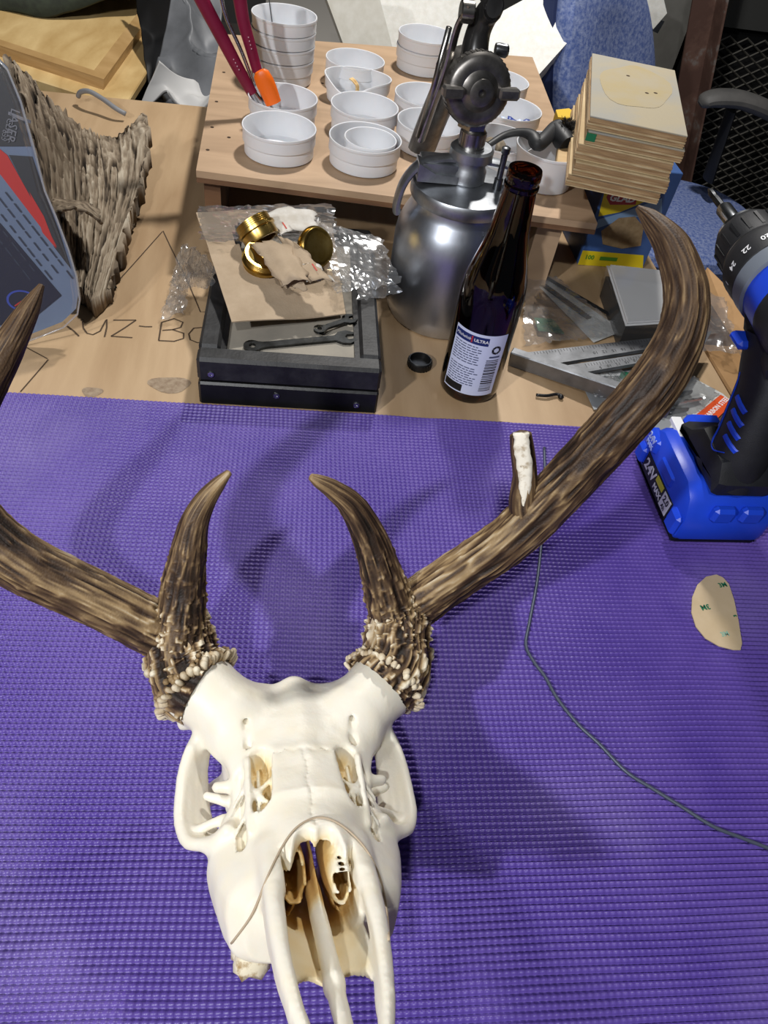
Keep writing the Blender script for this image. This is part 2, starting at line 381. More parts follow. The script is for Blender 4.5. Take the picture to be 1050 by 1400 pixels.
# ------------------------------------------------------------------ purple mat: a moulded grid of beads
def build_mat():
    cx, cy = .0042, .0041; x0, x1, y0, y1 = -.43, .487, -.06, .545
    ncx, ncy = int((x1-x0)/cx), int((y1-y0)/cy); nx, ny = ncx*4+1, ncy*6+1
    x0 = x1-ncx*cx; y0 = y1-ncy*cy; x = np.linspace(x0, x1, nx); y = np.linspace(y0, y1, ny); X, Y = np.meshgrid(x, y, indexing='ij')
    P = np.stack([X*5, Y*5, X*0], -1); wl = vnoise(P, 3)
    P2 = np.stack([X*9, Y*9, X*0+4], -1); wb = vnoise(P2, 9)
    Xw = X+.0010*vnoise(np.stack([X*14, Y*14, X*0+9], -1), 5); Yw = Y+.0010*vnoise(np.stack([X*12, Y*12, X*0+7], -1), 6)
    pi_, pj_ = np.meshgrid(np.arange(nx), np.arange(ny), indexing='ij'); fr = np.abs((pj_ % 6)/3.0-1); fc = np.abs((pi_ % 4)/2.0-1)
    row = np.sqrt(np.clip(1-fr**1.8, 0, 1)); colm = np.sqrt(np.clip(1-fc**2.2, 0, 1))
    cell = vnoise(np.stack([(pi_//4)*.7, (pj_//6)*.7, X*0], -1), 21)
    k = np.clip(.55-1.3*X+.35*wl, .22, .9)              # columns are pressed deeper towards the left
    k2 = np.clip(1.0+.5*wb*(X < .05), .40, 1)
    h = .0034*(row*k2+(1-k2)*.6)*(1-k*.55*(1-colm))+.00012*cell
    wear = np.clip(1-.5*np.clip(fbm(np.stack([X*7, Y*7, X*0+2], -1), 3, 31)-.5, 0, 1), .4, 1)
    Z = .0020+h*wear
    ed = np.clip(np.minimum(np.minimum(X-x0, x1-X), np.minimum(Y-y0, y1-Y))/.02, 0, 1); X = X+(Xw-X)*ed*1.4; Y = Y+(Yw-Y)*ed*1.4
    # the far edge lies at a slight angle; the left and right ends simply run out
    a = math.radians(-1.7); c, s = math.cos(a), math.sin(a)
    Yr = Y-y1; Xo = X*c-Yr*s; Yo = X*s+Yr*c+.5375
    V = np.stack([Xo, Yo, Z], -1).reshape(-1, 3)
    ii, jj = np.meshgrid(np.arange(nx-1), np.arange(ny-1), indexing='ij'); b = (ii*ny+jj).ravel()
    F = np.stack([b, b+ny, b+ny+1, b+1], 1)
    # skirt and underside
    per = np.concatenate([np.arange(ny)*1, (np.arange(1, nx)*ny+ny-1), ((nx-1)*ny+np.arange(ny-2, -1, -1)), (np.arange(nx-2, 0, -1)*ny)])
    N = len(V); low = V[per].copy(); low[:, 2] = .0002; V = np.concatenate([V, low]); m = len(per)
    q = np.arange(m); F = np.concatenate([F, np.stack([per, per[(q+1) % m], N+(q+1) % m, N+q], 1)])
    me = bpy.data.meshes.new('yoga_mat'); me.vertices.add(len(V)); me.vertices.foreach_set('co', V.astype(np.float32).ravel())
    me.loops.add(F.size); me.loops.foreach_set('vertex_index', F.astype(np.int32).ravel())
    me.polygons.add(len(F)); me.polygons.foreach_set('loop_start', np.arange(0, F.size, 4, dtype=np.int32)); me.polygons.foreach_set('loop_total', np.full(len(F), 4, np.int32))
    me.polygons.foreach_set('use_smooth', np.ones(len(F), bool)); me.update(calc_edges=True)
    o = bpy.data.objects.new('yoga_mat', me); COL.objects.link(o)
    m = mat('mat_foam', '#554195', '#6550a2', rough=.36, scale=9, bump=.2, bscale=900, spec=.5)
    # chalky dust and scuffs lying on the foam
    nt = m.node_tree; L = nt.links.new; b = nt.nodes['Principled BSDF']
    tc = nt.nodes.new('ShaderNodeTexCoord'); n = nt.nodes.new('ShaderNodeTexNoise'); n.inputs['Scale'].default_value = 5; n.inputs['Detail'].default_value = 7
    L(tc.outputs['Object'], n.inputs['Vector']); r = nt.nodes.new('ShaderNodeValToRGB'); e = r.color_ramp.elements
    e[0].position = .52; e[0].color = (0, 0, 0, 1); e[1].position = .75; e[1].color = (.28, .28, .28, 1); L(n.outputs['Fac'], r.inputs[0])
    mx = nt.nodes.new('ShaderNodeMix'); mx.data_type = 'RGBA'; src = b.inputs['Base Color'].links[0].from_socket
    L(r.outputs[0], mx.inputs[0]); L(src, mx.inputs[6]); mx.inputs[7].default_value = lin('#a79bc4'); L(mx.outputs[2], b.inputs['Base Color'])
    me.materials.append(m)
    tag(o, 'purple foam exercise mat with beaded rib texture on the bench', 'mat')
build_mat()

# ================================================================== DEER SKULL
SKS = .95
def _rot(a, b, c):
    return (rotm('z', a) @ rotm('x', b) @ rotm('y', c))
SKM = trm(0.0289, -0.00275, 0.16782) @ _rot(.165, math.radians(-50), .15)
def skw(p): return (SKM[:3, :3] @ (np.array(p, float)*SKS*.001))+SKM[:3, 3]
SKI = np.linalg.inv(SKM)
def skl(wp): return (SKI[:3, :3] @ np.asarray(wp)+SKI[:3, 3])/(SKS*.001)
skull = thing('deer_skull', 'bleached white deer skull with brown antlers resting nose up on the mat', 'skull', M=SKM)

def build_skull():
    h = 1.15
    lo = np.array([-80., -4, -6]); hi = np.array([80., 282, 138]); n = ((hi-lo)/h).astype(int)+1
    ax = [(lo[i]+np.arange(n[i])*h).astype(np.float32) for i in range(3)]
    X, Y, Z = np.meshgrid(*ax, indexing='ij', sparse=False); XS = X; X = np.abs(X)
    def cone(a, b, ra, rb, sz=1.0, sx=1.0):
        a = np.array(a, np.float32); b = np.array(b, np.float32); d = b-a; L2 = (d*d).sum()
        px, py, pz = X-a[0], Y-a[1], Z-a[2]
        t = np.clip((px*d[0]+py*d[1]+pz*d[2])/L2, 0, 1)
        qx, qy, qz = (px-t*d[0])/sx, py-t*d[1], (pz-t*d[2])/sz
        return np.sqrt(qx*qx+qy*qy+qz*qz)-(ra+(rb-ra)*t)
    def ell(c, r):
        qx, qy, qz = (X-c[0]), (Y-c[1]), (Z-c[2])
        k0 = np.sqrt((qx/r[0])**2+(qy/r[1])**2+(qz/r[2])**2); k1 = np.sqrt((qx/r[0]**2)**2+(qy/r[1]**2)**2+(qz/r[2]**2)**2)+1e-6
        return k0*(k0-1)/k1
    def loft(ys, ws, ts, bs, p, xc=None):
        wv = np.interp(Y, ys, ws).astype(np.float32); t = np.interp(Y, ys, ts).astype(np.float32); b = np.interp(Y, ys, bs).astype(np.float32)
        c = (t+b)/2; hh = (t-b)/2; xx = X if xc is None else np.abs(X-np.interp(Y, ys, xc).astype(np.float32))
        d = ((xx/wv)**p+(np.abs(Z-c)/hh)**p)**(1/p)-1
        return np.maximum(np.maximum(d*np.minimum(wv, hh), ys[0]-Y), Y-ys[-1])
    def su(a, b, k): hq = np.clip(.5+.5*(b-a)/k, 0, 1); return b+(a-b)*hq-k*hq*(1-hq)
    def ss(a, b, k): hq = np.clip(.5-.5*(a+b)/k, 0, 1); return a+(-b-a)*hq+k*hq*(1-hq)      # a minus b
    # braincase, forehead and orbit roof
    d = loft([126, 140, 155, 170, 185, 198, 210, 225, 245, 266], [24, 33, 42, 48, 51, 48, 42, 37, 33, 22], [76, 82, 91, 102, 111, 115, 112, 103, 88, 66], [48, 46, 44, 42, 38, 34, 32, 34, 40, 52], 2.7)
    d = su(d, ell((0, 232, 62), (37, 28, 32)), 14)
    d = su(d, cone((0, 250, 92), (0, 266, 78), 7, 6), 10)                       # nuchal crest
    d = su(d, cone((0, 150, 82), (0, 200, 113), 4, 5), 10)                      # forehead ridge
    # pedicles
    d = su(d, cone((38, 190, 100), (56, 202, 112), 19, 22), 13)
    # cheek and upper jaw
    mx_ = loft([80, 88, 96, 108, 125, 138, 150], [20, 30, 37, 42, 47, 46, 34], [56, 56, 57, 60, 66, 72, 78], [22, 17, 14, 13, 14, 20, 30], 2.1)
    d = su(d, mx_, 9)
    d = su(d, loft([88, 100, 125, 152], [17, 20, 25, 28], [60, 66, 76, 88], [34, 36, 44, 50], 2.4), 8)
    # the cheek slopes in towards the nose
    # premaxilla arms
    ch = [(21, 108, 55), (21.8, 90, 51.5), (21.6, 70, 45), (19.8, 48, 36.5), (15.8, 26, 28.5), (10, 8, 23)]
    def chain(pts, rads, n, sz=1.0):
        q = spline(pts, n); r = np.interp(np.linspace(0, 1, n), np.linspace(0, 1, len(rads)), rads); e = None
        for i in range(n-1):
            c = cone(q[i], q[i+1], r[i], r[i+1], sz); e = c if e is None else np.minimum(e, c)
        return e
    d = su(d, chain(ch, [5.6, 4.8, 4.6, 4.4, 4.4, 4.4], 14), 5)
    d = su(d, chain([(a[0]+.8, a[1]+3, a[2]-8+i*.9) for i, a in enumerate(ch[:-1])], [3.8, 3.8, 3.7, 3.5, 3.2], 11), 4)
    d = su(d, loft([88, 94, 105, 125, 150], [32, 39, 42, 45, 41], [44, 46, 48, 50, 52], [12, 9, 8, 9, 14], 4.0), 7)
    body = d
    # nasal cavity
    cav = loft([-20, 40, 70, 88, 102, 125, 150, 215], [12, 17, 18, 17.5, 16.5, 17, 16, 8], [140, 140, 140, 140, 59, 66, 68, 46], [24, 24.5, 23, 22, 22, 23, 24, 26], 2.6)
    # nasal tips: two points with a notch between and a deep notch beside the premaxilla
    tip = Y-(103.5-12*np.exp(-((X-13)/3.2)**2)-2.2*np.exp(-(X/1.8)**2))          # how far behind the jagged nasal margin
    open_ = np.maximum(np.maximum(loft([40, 60, 90, 116], [16, 17.5, 17, 14], [140, 140, 140, 140], [40, 42, 44, 44], 4), tip), 40-Z)
    cavlow = loft([-20, 60, 88, 108], [12, 18, 17.5, 16], [50, 51, 54, 58], [24, 23, 22, 22], 2.6)
    cavall = np.minimum(np.minimum(np.where(Y < 103.5, np.maximum(cav, tip-.6), cav), open_), cavlow)
    d = ss(d, cavall, 2.0)
    # incisive openings through the palate, mat shows through
    pal = cone((7.5, 16, 24), (8.5, 47, 27), 4.2, 6.0, sz=3.2); d = ss(d, pal, 1.5)
    # choana slit seen through the nose
    sl = cone((4, 120, 34), (14, 290, -26), 3.2, 8); d = ss(d, sl, 1.5)
    # orbits: an open socket under the roof
    d = ss(d, ell((57, 158, 66), (20, 22, 21)), 3)
    d = ss(d, ell((50, 190, 62), (16, 30, 20)), 4)                               # temporal fossa
    d = ss(d, cone((46, 150, 62), (50, 176, 40), 8, 9), 3)
    # orbit rim and cheek arch
    rim = [(48, 186, 93), (57, 184, 86), (62, 177, 74), (63.5, 166, 62), (63, 153, 52), (58, 141, 47), (47, 131, 50), (40, 127, 58)]
    rim = np.array(rim, float); kk = np.clip(np.arange(len(rim))/4.0, 0, 1)[:, None]; offs = np.array([-15.0, 12.0, -4.0])*(.45+.55*kk); offs[-2:] = (-5, 9, -5)
    ar = chain(rim, [3.4]*8, 22)
    for t_, r_ in ((.28, 3.1), (.55, 2.8), (.8, 2.5), (1.0, 2.2)): ar = su(ar, chain(rim+offs*t_, [r_]*8, 18), 2.5)
    d = su(d, ar, 4)
    d = su(d, cone((62, 168, 54), (57, 200, 44), 4.5, 5, sz=1.4), 4); d = su(d, cone((57, 200, 44), (40, 224, 44), 5, 7), 6)
    # socket floor bridges with openings between
    d = su(d, cone((42, 146, 56), (58, 150, 48), 2.6, 2.4), 3); d = su(d, cone((40, 160, 60), (50, 163, 62), 3.2, 2.4), 2)
    d = su(d, cone((38, 152, 70), (45, 153, 70), 3.6, 3.0), 2)
    # ethmoid openings beside the nose and their struts
    fen = su(cone((23.5, 150, 83), (23.5, 129, 69), 6.4, 5.6, sz=2.3), cone((34, 147, 78), (33, 116, 51), 3.4, 2.4, sz=2.6), 1)
    fen = np.minimum(fen, cone((28, 129, 62), (27, 112, 48), 3.0, 1.9, sz=3.2)); d = ss(d, fen, 1.2)
    fen2 = cone((30, 107, 40), (27, 98, 33), 1.3, 1.9, sz=1.4); d = ss(d, np.where(XS < 0, fen2, 9), 1)
    for a, b, r in (((30, 151, 84), (30, 118, 60), 2.0), ((18, 143, 76), (29, 132, 70), 1.6), ((24, 150, 78), (25, 126, 64), 1.5), ((30, 143, 76), (37, 134, 66), 1.5), ((30, 130, 67), (36, 122, 58), 1.3), ((21, 131, 69), (28, 139, 74), 1.4)):
        d = su(d, cone(a, b, r, r*.8), 1.6)
    # brow foramina: a groove that ends in a hole
    gv = cone((31, 181, 106), (30, 166, 97.5), 1.0, 1.8); d = ss(d, gv, 1.6); d = ss(d, cone((30, 163, 96), (29, 160, 88), 2.5, 2.2), 1.4)
    # sutures
    mid = np.maximum(np.maximum(np.abs(XS+.8*np.sin(Y*.35))-.45, 104-Y), Y-152); top_ = np.interp(Y, [95, 104, 125, 150, 200], [60, 67, 77, 88, 114]).astype(np.float32)
    d = np.where(np.abs(Z-top_) < 9, ss(d, np.where(np.abs(d) < 1.0, mid, 9), .8), d)
    ysu = 149+X*.10+1.0*np.sin(X*.8); sut = np.maximum(np.abs(Y-ysu)-.45, X-21); d = ss(d, np.where((np.abs(d) < .8) & (Z > 70), sut, 9), .8)
    # inside of the nose: vomer, septum, turbinates
    vom = su(cone((0, 6, 23), (0, 45, 27), 3.2, 4.0), cone((0, 45, 27), (0, 135, 40), 4.0, 3.4, sz=1.6), 3); d = su(d, vom, 2)
    d = su(d, np.maximum(cone((0, 70, 30), (0, 150, 46), 4.5, 9, sz=1.8, sx=.16), 62-Y), 1.2)
    tb = np.abs(ell((10.5, 112, 46), (5.6, 34, 12)))-.85; tb = np.maximum(tb, X-14.5); tb = np.maximum(tb, 84+3.5*np.sin(Z*.8)+.10*(Z-40)**2*.3+np.where(XS > 0, 0, 9)-Y); d = np.minimum(d, tb)
    tb2 = np.abs(ell((12.5, 122, 32), (4.5, 28, 6)))-.8; tb2 = np.maximum(tb2, 99+2*np.sin(X*1.5)-Y); d = np.minimum(d, tb2)
    # palate sheet at the back of the nose floor, scalloped in front
    pf = np.where(X > 7, 57-17*((X-7)/10)**2, 57-7*((7-X)/7)**2)
    pl = np.maximum(np.maximum(np.abs(Z-(21+.028*X*X))-1.5, pf-Y), np.maximum(X-20, Y-150)); d = su(d, pl, 1.5)
    d = np.where(XS < 0, su(d, cone((56, 199, 96), (64, 200, 91), 5, 3.6), 4), d)
    # occipital condyles and ear bones
    d = su(d, ell((13, 256, 56), (8, 9, 10)), 5); d = su(d, ell((24, 218, 34), (9, 13, 9)), 5)
    zr = SKM[2, :3]*SKS*.001; d = np.maximum(d, (.0066-(SKM[2, 3]+zr[0]*XS+zr[1]*Y+zr[2]*Z))/(SKS*.001))
    # fine unevenness
    nz = fbm(np.stack([XS/14, Y/14, Z/14], -1).astype(np.float32), 2, 4) if False else 0
    V, F = surface_nets(d, lo, h)
    # light smoothing
    N = len(V)
    for it in range(2):
        acc = np.zeros_like(V); cnt = np.zeros(N)
        for a, b in ((0, 1), (1, 2), (2, 3), (3, 0)):
            np.add.at(acc, F[:, a], V[F[:, b]]); np.add.at(acc, F[:, b], V[F[:, a]]); np.add.at(cnt, F[:, a], 1); np.add.at(cnt, F[:, b], 1)
        V = V*.45+.55*acc/cnt[:, None]
    V += .25*fbm(V/9.0, 3, 11)[:, None]*np.array([.5, .3, 1])
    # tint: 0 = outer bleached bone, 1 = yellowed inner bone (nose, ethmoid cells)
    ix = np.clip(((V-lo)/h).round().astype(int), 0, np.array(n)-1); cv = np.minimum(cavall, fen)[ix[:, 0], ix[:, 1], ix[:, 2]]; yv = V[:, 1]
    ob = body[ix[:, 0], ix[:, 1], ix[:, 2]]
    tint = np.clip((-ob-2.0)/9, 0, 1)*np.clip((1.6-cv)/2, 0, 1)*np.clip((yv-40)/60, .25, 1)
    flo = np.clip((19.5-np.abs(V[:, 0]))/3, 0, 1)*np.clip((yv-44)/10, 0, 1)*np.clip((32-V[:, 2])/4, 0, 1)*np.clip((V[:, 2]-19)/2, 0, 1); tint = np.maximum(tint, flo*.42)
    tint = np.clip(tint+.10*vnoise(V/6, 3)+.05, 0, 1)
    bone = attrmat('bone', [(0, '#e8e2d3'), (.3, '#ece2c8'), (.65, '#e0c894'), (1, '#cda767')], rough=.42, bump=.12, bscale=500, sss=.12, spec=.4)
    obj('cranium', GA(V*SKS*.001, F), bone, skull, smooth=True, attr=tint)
build_skull()

def lobed_tooth(c, lx, ly, hz):
    g = G(); n = 10; V = []
    for k, (s, z) in enumerate(((.86, 1.0), (1.0, .45), (.98, .12), (.7, -.05))):
        for j in range(n):
            a = j/n*2*math.pi; r = 1+.14*math.cos(2*a)
            V.append((c[0]+lx*s*r*math.cos(a), c[1]+ly*s*r*math.sin(a), c[2]+hz*z+(2.2*math.cos(4*a) if k == 3 else 0)))
    F = [(i*n+j, i*n+(j+1) % n, (i+1)*n+(j+1) % n, (i+1)*n+j) for i in range(3) for j in range(n)]+[tuple(range(30, 40))]
    return g.add(np.array(V)*SKS*.001, F)
tm = mat('tooth_enamel', '#a58a62', '#e4dac0', rough=.35, scale=200, lo=.36, hi=.52)
for s in (-1, 1):
    for k in range(6):
        y = 97+k*10.5
        obj('tooth', lobed_tooth((s*(28.0+k*.6), y, 4-.1*k), 7.6-.1*k, 5.2, 11), tm, skull, smooth=True)
# maxillary front edge of the tooth sockets
# ------------------------------------------------------------------ antlers
def tubefield(path, rad, ns, nr, rough_fn, seed, flat=1.0):
    """a lofted horn: rings with noise relief; returns vertices, faces, tint"""
    P = spline(path, nr); R = np.interp(np.linspace(0, 1, nr), np.linspace(0, 1, len(rad)), rad)
    T = np.gradient(P, axis=0); T /= np.linalg.norm(T, axis=1)[:, None]
    u = np.array([0, 0, 1.])-T[0]*T[0][2]; U = np.zeros_like(P); U[0] = u/np.linalg.norm(u)
    for i in range(1, nr): u = U[i-1]-T[i]*U[i-1].dot(T[i]); U[i] = u/np.linalg.norm(u)
    V = np.cross(T, U); th = np.arange(ns)/ns*2*math.pi
    ln = np.concatenate([[0], np.cumsum(np.linalg.norm(np.diff(P, axis=0), axis=1))]); s = ln/ln[-1]
    A, S = np.meshgrid(th, np.arange(nr)); cs, sn = np.cos(A), np.sin(A); lnv = ln[:, None]+A*0
    rid = np.stack([cs*4.6, sn*4.6, lnv*24], -1); fine = np.stack([cs*11, sn*11, lnv*60], -1); prl = np.stack([cs*R[:, None]*520, sn*R[:, None]*520, lnv*430], -1)
    prl = prl+.9*np.stack([vnoise(prl*.55+k*5.3, seed+60+k) for k in range(3)], -1); rid = rid+.5*np.stack([vnoise(rid*.7+k*3.1, seed+70+k) for k in range(3)], -1)
    big = vnoise(np.stack([cs*.8, sn*.8, lnv*16], -1), seed+50)
    ridge = 1-np.abs(vnoise(rid+.6*vnoise(fine, seed+7)[..., None], seed))*2.2; fin = 1-np.abs(vnoise(fine, seed+1))*2
    fin2 = 1-np.abs(vnoise(np.stack([cs*24, sn*24, lnv*85], -1)+fin[..., None]*.3, seed+3))*2
    pearl = np.clip(vnoise(prl, seed+2)*2-.35, 0, 1)
    wr, wp, tn = rough_fn(s[:, None]+A*0)
    hgt = wr*(.55*ridge+.35*fin)+wp*pearl*1.3+.5*wr*big
    rr = R[:, None]+.0014*hgt*np.clip(R[:, None]/.011, .2, 1.3)
    pos = P[:, None]+rr[..., None]*(cs[..., None]*U[:, None]*flat+sn[..., None]*V[:, None])
    tint = np.clip(tn-.16+.27*ridge*wr+.18*fin*wr+.13*fin2*wr+.50*pearl*wp+.10*big+.14*vnoise(np.stack([cs*1.2, sn*1.2, lnv*9], -1), seed+9), 0, 1)
    F = [(i*ns+j, i*ns+(j+1) % ns, (i+1)*ns+(j+1) % ns, (i+1)*ns+j) for i in range(nr-1) for j in range(ns)]
    vv = np.concatenate([pos.reshape(-1, 3), [P[-1]+T[-1]*R[-1]*.5]]); tt = np.concatenate([tint.ravel(), [tint[-1].mean()]])
    F += [((nr-1)*ns+j, (nr-1)*ns+(j+1) % ns, nr*ns) for j in range(ns)]
    return vv, F, tt
horn = attrmat('antler_horn', [(0, '#150e08'), (.28, '#33241a'), (.46, '#5d4833'), (.66, '#a08660'), (1, '#eadfc6')], rough=.55, bump=.35, bscale=900)
def tipblend(s, a, b): return np.clip((s-a)/(b-a), 0, 1)
def beam_fn(s):
    t = tipblend(s, .5, .95)
    return 1.0-.55*t, np.clip(.55-s*3.2, 0, 1), .34+.06*np.sin(s*9)+.14*t
def brow_fn(s):
    t = tipblend(s, .55, 1); return 1.0-.7*t, np.clip(.9-s*1.3, 0, 1), .30+.42*t**1.5+.10*(s < .2)
def base_fn(s): return 1.2+0*s, 1.0+0*s, .40+0*s
def antler(pieces, name='antler', seed=1):
    V, F, T = [], [], []; n = 0
    for i, (path, rad, ns, nr, fn) in enumerate(pieces):
        v, f, t = tubefield(path, rad, ns, nr, fn, seed*31+i*7)
        V.append(v); T.append(t); F += [tuple(a+n for a in q) for q in f]; n += len(v)
    v = np.concatenate(V); a = obj(name, GA(v, F), horn, skull, smooth=True, world=True, attr=np.concatenate(T)); return a
def pxpath(l): return [dep(u, v, d) for u, v, d in l]
# right antler
RB = [skw((50, 198, 108))]; LB = [skw((-50, 198, 108))]
RBASE = [skw((52, 199, 112))]+pxpath([(538, 912, .441), (541, 878, .449), (546, 842, .455), (553, 815, .457)])
RBEAM = pxpath([(535, 872, .452), (552, 838, .456), (585, 815, .456), (640, 778, .446), (690, 742, .435), (740, 695, .424), (800, 632, .407), (850, 578, .393), (897, 522, .386), (930, 460, .386), (938, 400, .388), (920, 340, .393), (893, 304, .399), (872, 284, .404)])
RBROW = pxpath([(548, 868, .449), (535, 830, .447), (521, 782, .436), (503, 730, .424), (480, 690, .412), (455, 669, .404), (436, 658, .399), (425, 652, .396)])
RSTUB = pxpath([(728, 722, .426), (716, 690, .420), (718, 650, .412), (714, 615, .405), (712, 594, .401)])
rant = antler([(RBASE, [.0215, .0205, .0188, .0178, .015], 110, 170, base_fn),
    (RBEAM, [.0135, .0150, .0145, .0139, .0138, .0137, .0137, .0136, .0133, .0120, .0108, .0092, .0058, .0016], 88, 520, beam_fn),
    (RBROW, [.0150, .0140, .0115, .0094, .0074, .0054, .0038, .0020], 76, 300, brow_fn),
    (RSTUB, [.0085, .0080, .0066, .0064, .0056], 40, 90, lambda s: (.7+0*s, 0*s, .40+0*s))], seed=1)
# the broken tine shows a pale split face
sp = spline(RSTUB[1:], 24); tocam = EYE-sp[12]; tocam /= np.linalg.norm(tocam)
side = np.cross(tocam, sp[-1]-sp[0]); side /= np.linalg.norm(side)
wv = np.interp(np.linspace(0, 1, 24), [0, .15, .5, 1], [.0008, .0032, .0044, .0042])
P = np.stack([sp[:, None]+tocam*(.0088-.0022*np.linspace(0, 1, 24)[:, None, None])*(1-.12*abs(k))+side*(k*wv[:, None, None]) for k in (-1, -.5, 0, .5, 1)], 1).reshape(24, 5, 3)
P += .0005*vnoise(P*700, 3)[..., None]
obj('split_face', G().grid(P, .003), mat('split_bone', '#a08a68', '#efe8d8', rough=.6, scale=120, lo=.3, hi=.46, stretch=(1, 1, 1)), rant, world=True, smooth=True, label='pale split face of the broken tine')
# left antler
LBASE = [skw((-52, 199, 112))]+pxpath([(262, 930, .412), (250, 900, .416), (243, 862, .418), (240, 838, .418)])
LBEAM = pxpath([(252, 880, .418), (232, 866, .417), (205, 856, .412), (150, 828, .402), (95, 802, .393), (45, 778, .385), (0, 748, .378), (-45, 700, .370), (-62, 640, .364), (-45, 575, .361), (-15, 520, .361), (15, 468, .363), (40, 422, .366), (57, 390, .369)])
LBROW = pxpath([(245, 880, .412), (248, 840, .410), (252, 795, .405), (258, 755, .398), (266, 715, .392), (280, 685, .388), (297, 663, .385), (313, 646, .382)])
lant = antler([(LBASE, [.0215, .0205, .0188, .0178, .015], 110, 170, base_fn),
    (LBEAM, [.0130, .0148, .0145, .0142, .0142, .0143, .0140, .0134, .0126, .0112, .0092, .0072, .0048, .0014], 88, 520, beam_fn),
    (LBROW, [.0140, .0130, .0110, .0090, .0072, .0056, .0040, .0018], 76, 300, brow_fn)], seed=5)
# burrs: a ruffled ring of bony beads
def burr(c0, axis, rad, par, seed):
    M = frame(c0, axis, (1, 0, 0)); g = G(); rnd = random.Random(seed)
    for k in range(42):
        a = k/42*2*math.pi+rnd.uniform(-.05, .05); r = rad*(1+.05*math.sin(3*a)+rnd.uniform(-.04, .04)); z = rnd.uniform(-.0012, .0012)
        p0 = np.array([math.cos(a)*r*.80, math.sin(a)*r*.80, z]); p1 = np.array([math.cos(a)*(r+rnd.uniform(0, .0018)), math.sin(a)*(r), z+.0015+rnd.uniform(-.001, .001)])
        rr = rnd.uniform(.0015, .0026); L = [p0+(p1-p0)*t for t in (0, .35, .7, .92, 1.0)]
        g.tube(L, [rr*.9, rr*1.05, rr, rr*.72, rr*.25], 7, M=M)
    for k in range(40):
        a = rnd.uniform(0, 2*math.pi); r = rad*rnd.uniform(.80, .93); z = rnd.uniform(.003, .007); p0 = np.array([math.cos(a)*r, math.sin(a)*r, z]); rr = rnd.uniform(.0012, .0022)
        g.tube([p0*[.9, .9, 1], p0, p0*[1.05, 1.05, 1]], [rr, rr, rr*.3], 6, M=M)
    v = np.concatenate(g.v); L = (np.linalg.inv(M) @ np.c_[v, np.ones(len(v))].T).T
    tint = np.clip(.64+.3*np.clip((np.linalg.norm(L[:, :2], axis=1)/rad-.8)*4, 0, 1)-.06*L[:, 2]/.001*.5+.12*vnoise(v*500, seed), 0, 1)
    obj('burr', g, horn, par, smooth=True, world=True, attr=tint, label='ruffled ring of bony beads at the antler base')
burr(skw((57, 203, 114)), skw((70, 211, 132))-skw((52, 199, 112)), .0268, rant, 3)
burr(skw((-57, 203, 114)), skw((-70, 211, 132))-skw((-52, 199, 112)), .0268, lant, 4)


# thread lying over the snout, found by dropping it onto the bone
from mathutils.bvhtree import BVHTree
def drape(o, px, lift):
    me = o.data; Mw = SKM; vs = [Vector((Mw[:3, :3] @ np.array(v.co)+Mw[:3, 3]).tolist()) for v in me.vertices]
    t = BVHTree.FromPolygons(vs, [tuple(p.vertices) for p in me.polygons]); out = []
    for u, v in px:
        d = Vector(ray(u, v).tolist()).normalized(); h = t.ray_cast(Vector(EYE.tolist()), d)
        if h[0] is not None: out.append(np.array(h[0]-d*lift))
    return out
cran = [o for o in skull.children if o.name.startswith('cranium')][0]
th = spline([(316, 1290, 0), (345, 1250, 0), (365, 1200, 0), (390, 1150, 0), (412, 1126, 0), (440, 1117, 0), (470, 1130, 0), (500, 1160, 0), (520, 1200, 0), (529, 1245, 0), (532, 1285, 0)], 60)[:, :2]
tp = np.array(drape(cran, th, .0012))
for _ in range(3): tp[1:-1] = .5*tp[1:-1]+.25*(tp[:-2]+tp[2:])
obj('thread', G().tube(tp, .0005, 6), mat('thread_fibre', '#b3a189', rough=.8), label='thin tan thread looped over the snout of the skull', cat='thread', smooth=True)

# ================================================================== THINGS ON THE MAT
wirem = mat('wire_grey', '#4e5564', rough=.45, metal=.3)
wp = spline([(*at(u, v, .0062)[:2], .0062) for u, v in ((744, 612), (745, 660), (742, 720), (735, 790), (724, 850), (719, 882), (730, 905), (745, 925), (762, 955), (790, 990), (820, 1018), (856, 1055), (895, 1080), (935, 1105), (975, 1130), (1015, 1146), (1062, 1164), (1110, 1182))], 140)
obj('wire', G().tube(wp, .0013, 8), wirem, label='thin grey insulated wire snaking over the purple mat', cat='wire', smooth=True)

# half-disc adhesive pad
pad = thing('adhesive_pad', 'tan half-disc adhesive pad with green print on the mat', 'sticker', at(980, 840, .0052))
pts = [(979, 786), (965, 789), (953, 800), (946, 817), (945, 838), (951, 857), (964, 873), (983, 884), (1003, 889), (1012, 889), (1014, 880), (1009, 848), (1003, 820), (996, 799), (988, 790)]
w2 = [at(u, v, .0055)[:2] for u, v in pts]
obj('backing_paper', G().prism([tuple(p) for p in w2][::-1], .0053, .0062), mat('pad_paper', '#c7b291', '#bfa986', rough=.55, scale=40), pad, world=True)
gm = mat('pad_ink', '#1f6a4a', rough=.6); gm2 = mat('pad_ink_faded', '#8fb5a0', rough=.6)
for (u, v, a, s_, sz, m_) in ((964, 830, 190, '3M', .0068, gm), (988, 800, 10, '3M', .0062, gm), (991, 867, 10, '3M', .0058, gm2), (1005, 842, 100, '3', .004, gm)):
    p = at(u, v, .0062); obj('print', textg(s_, sz, trm(p[0], p[1], .00635) @ rotm('z', math.radians(a)), .00008, bold=.0002), m_, pad, world=True)

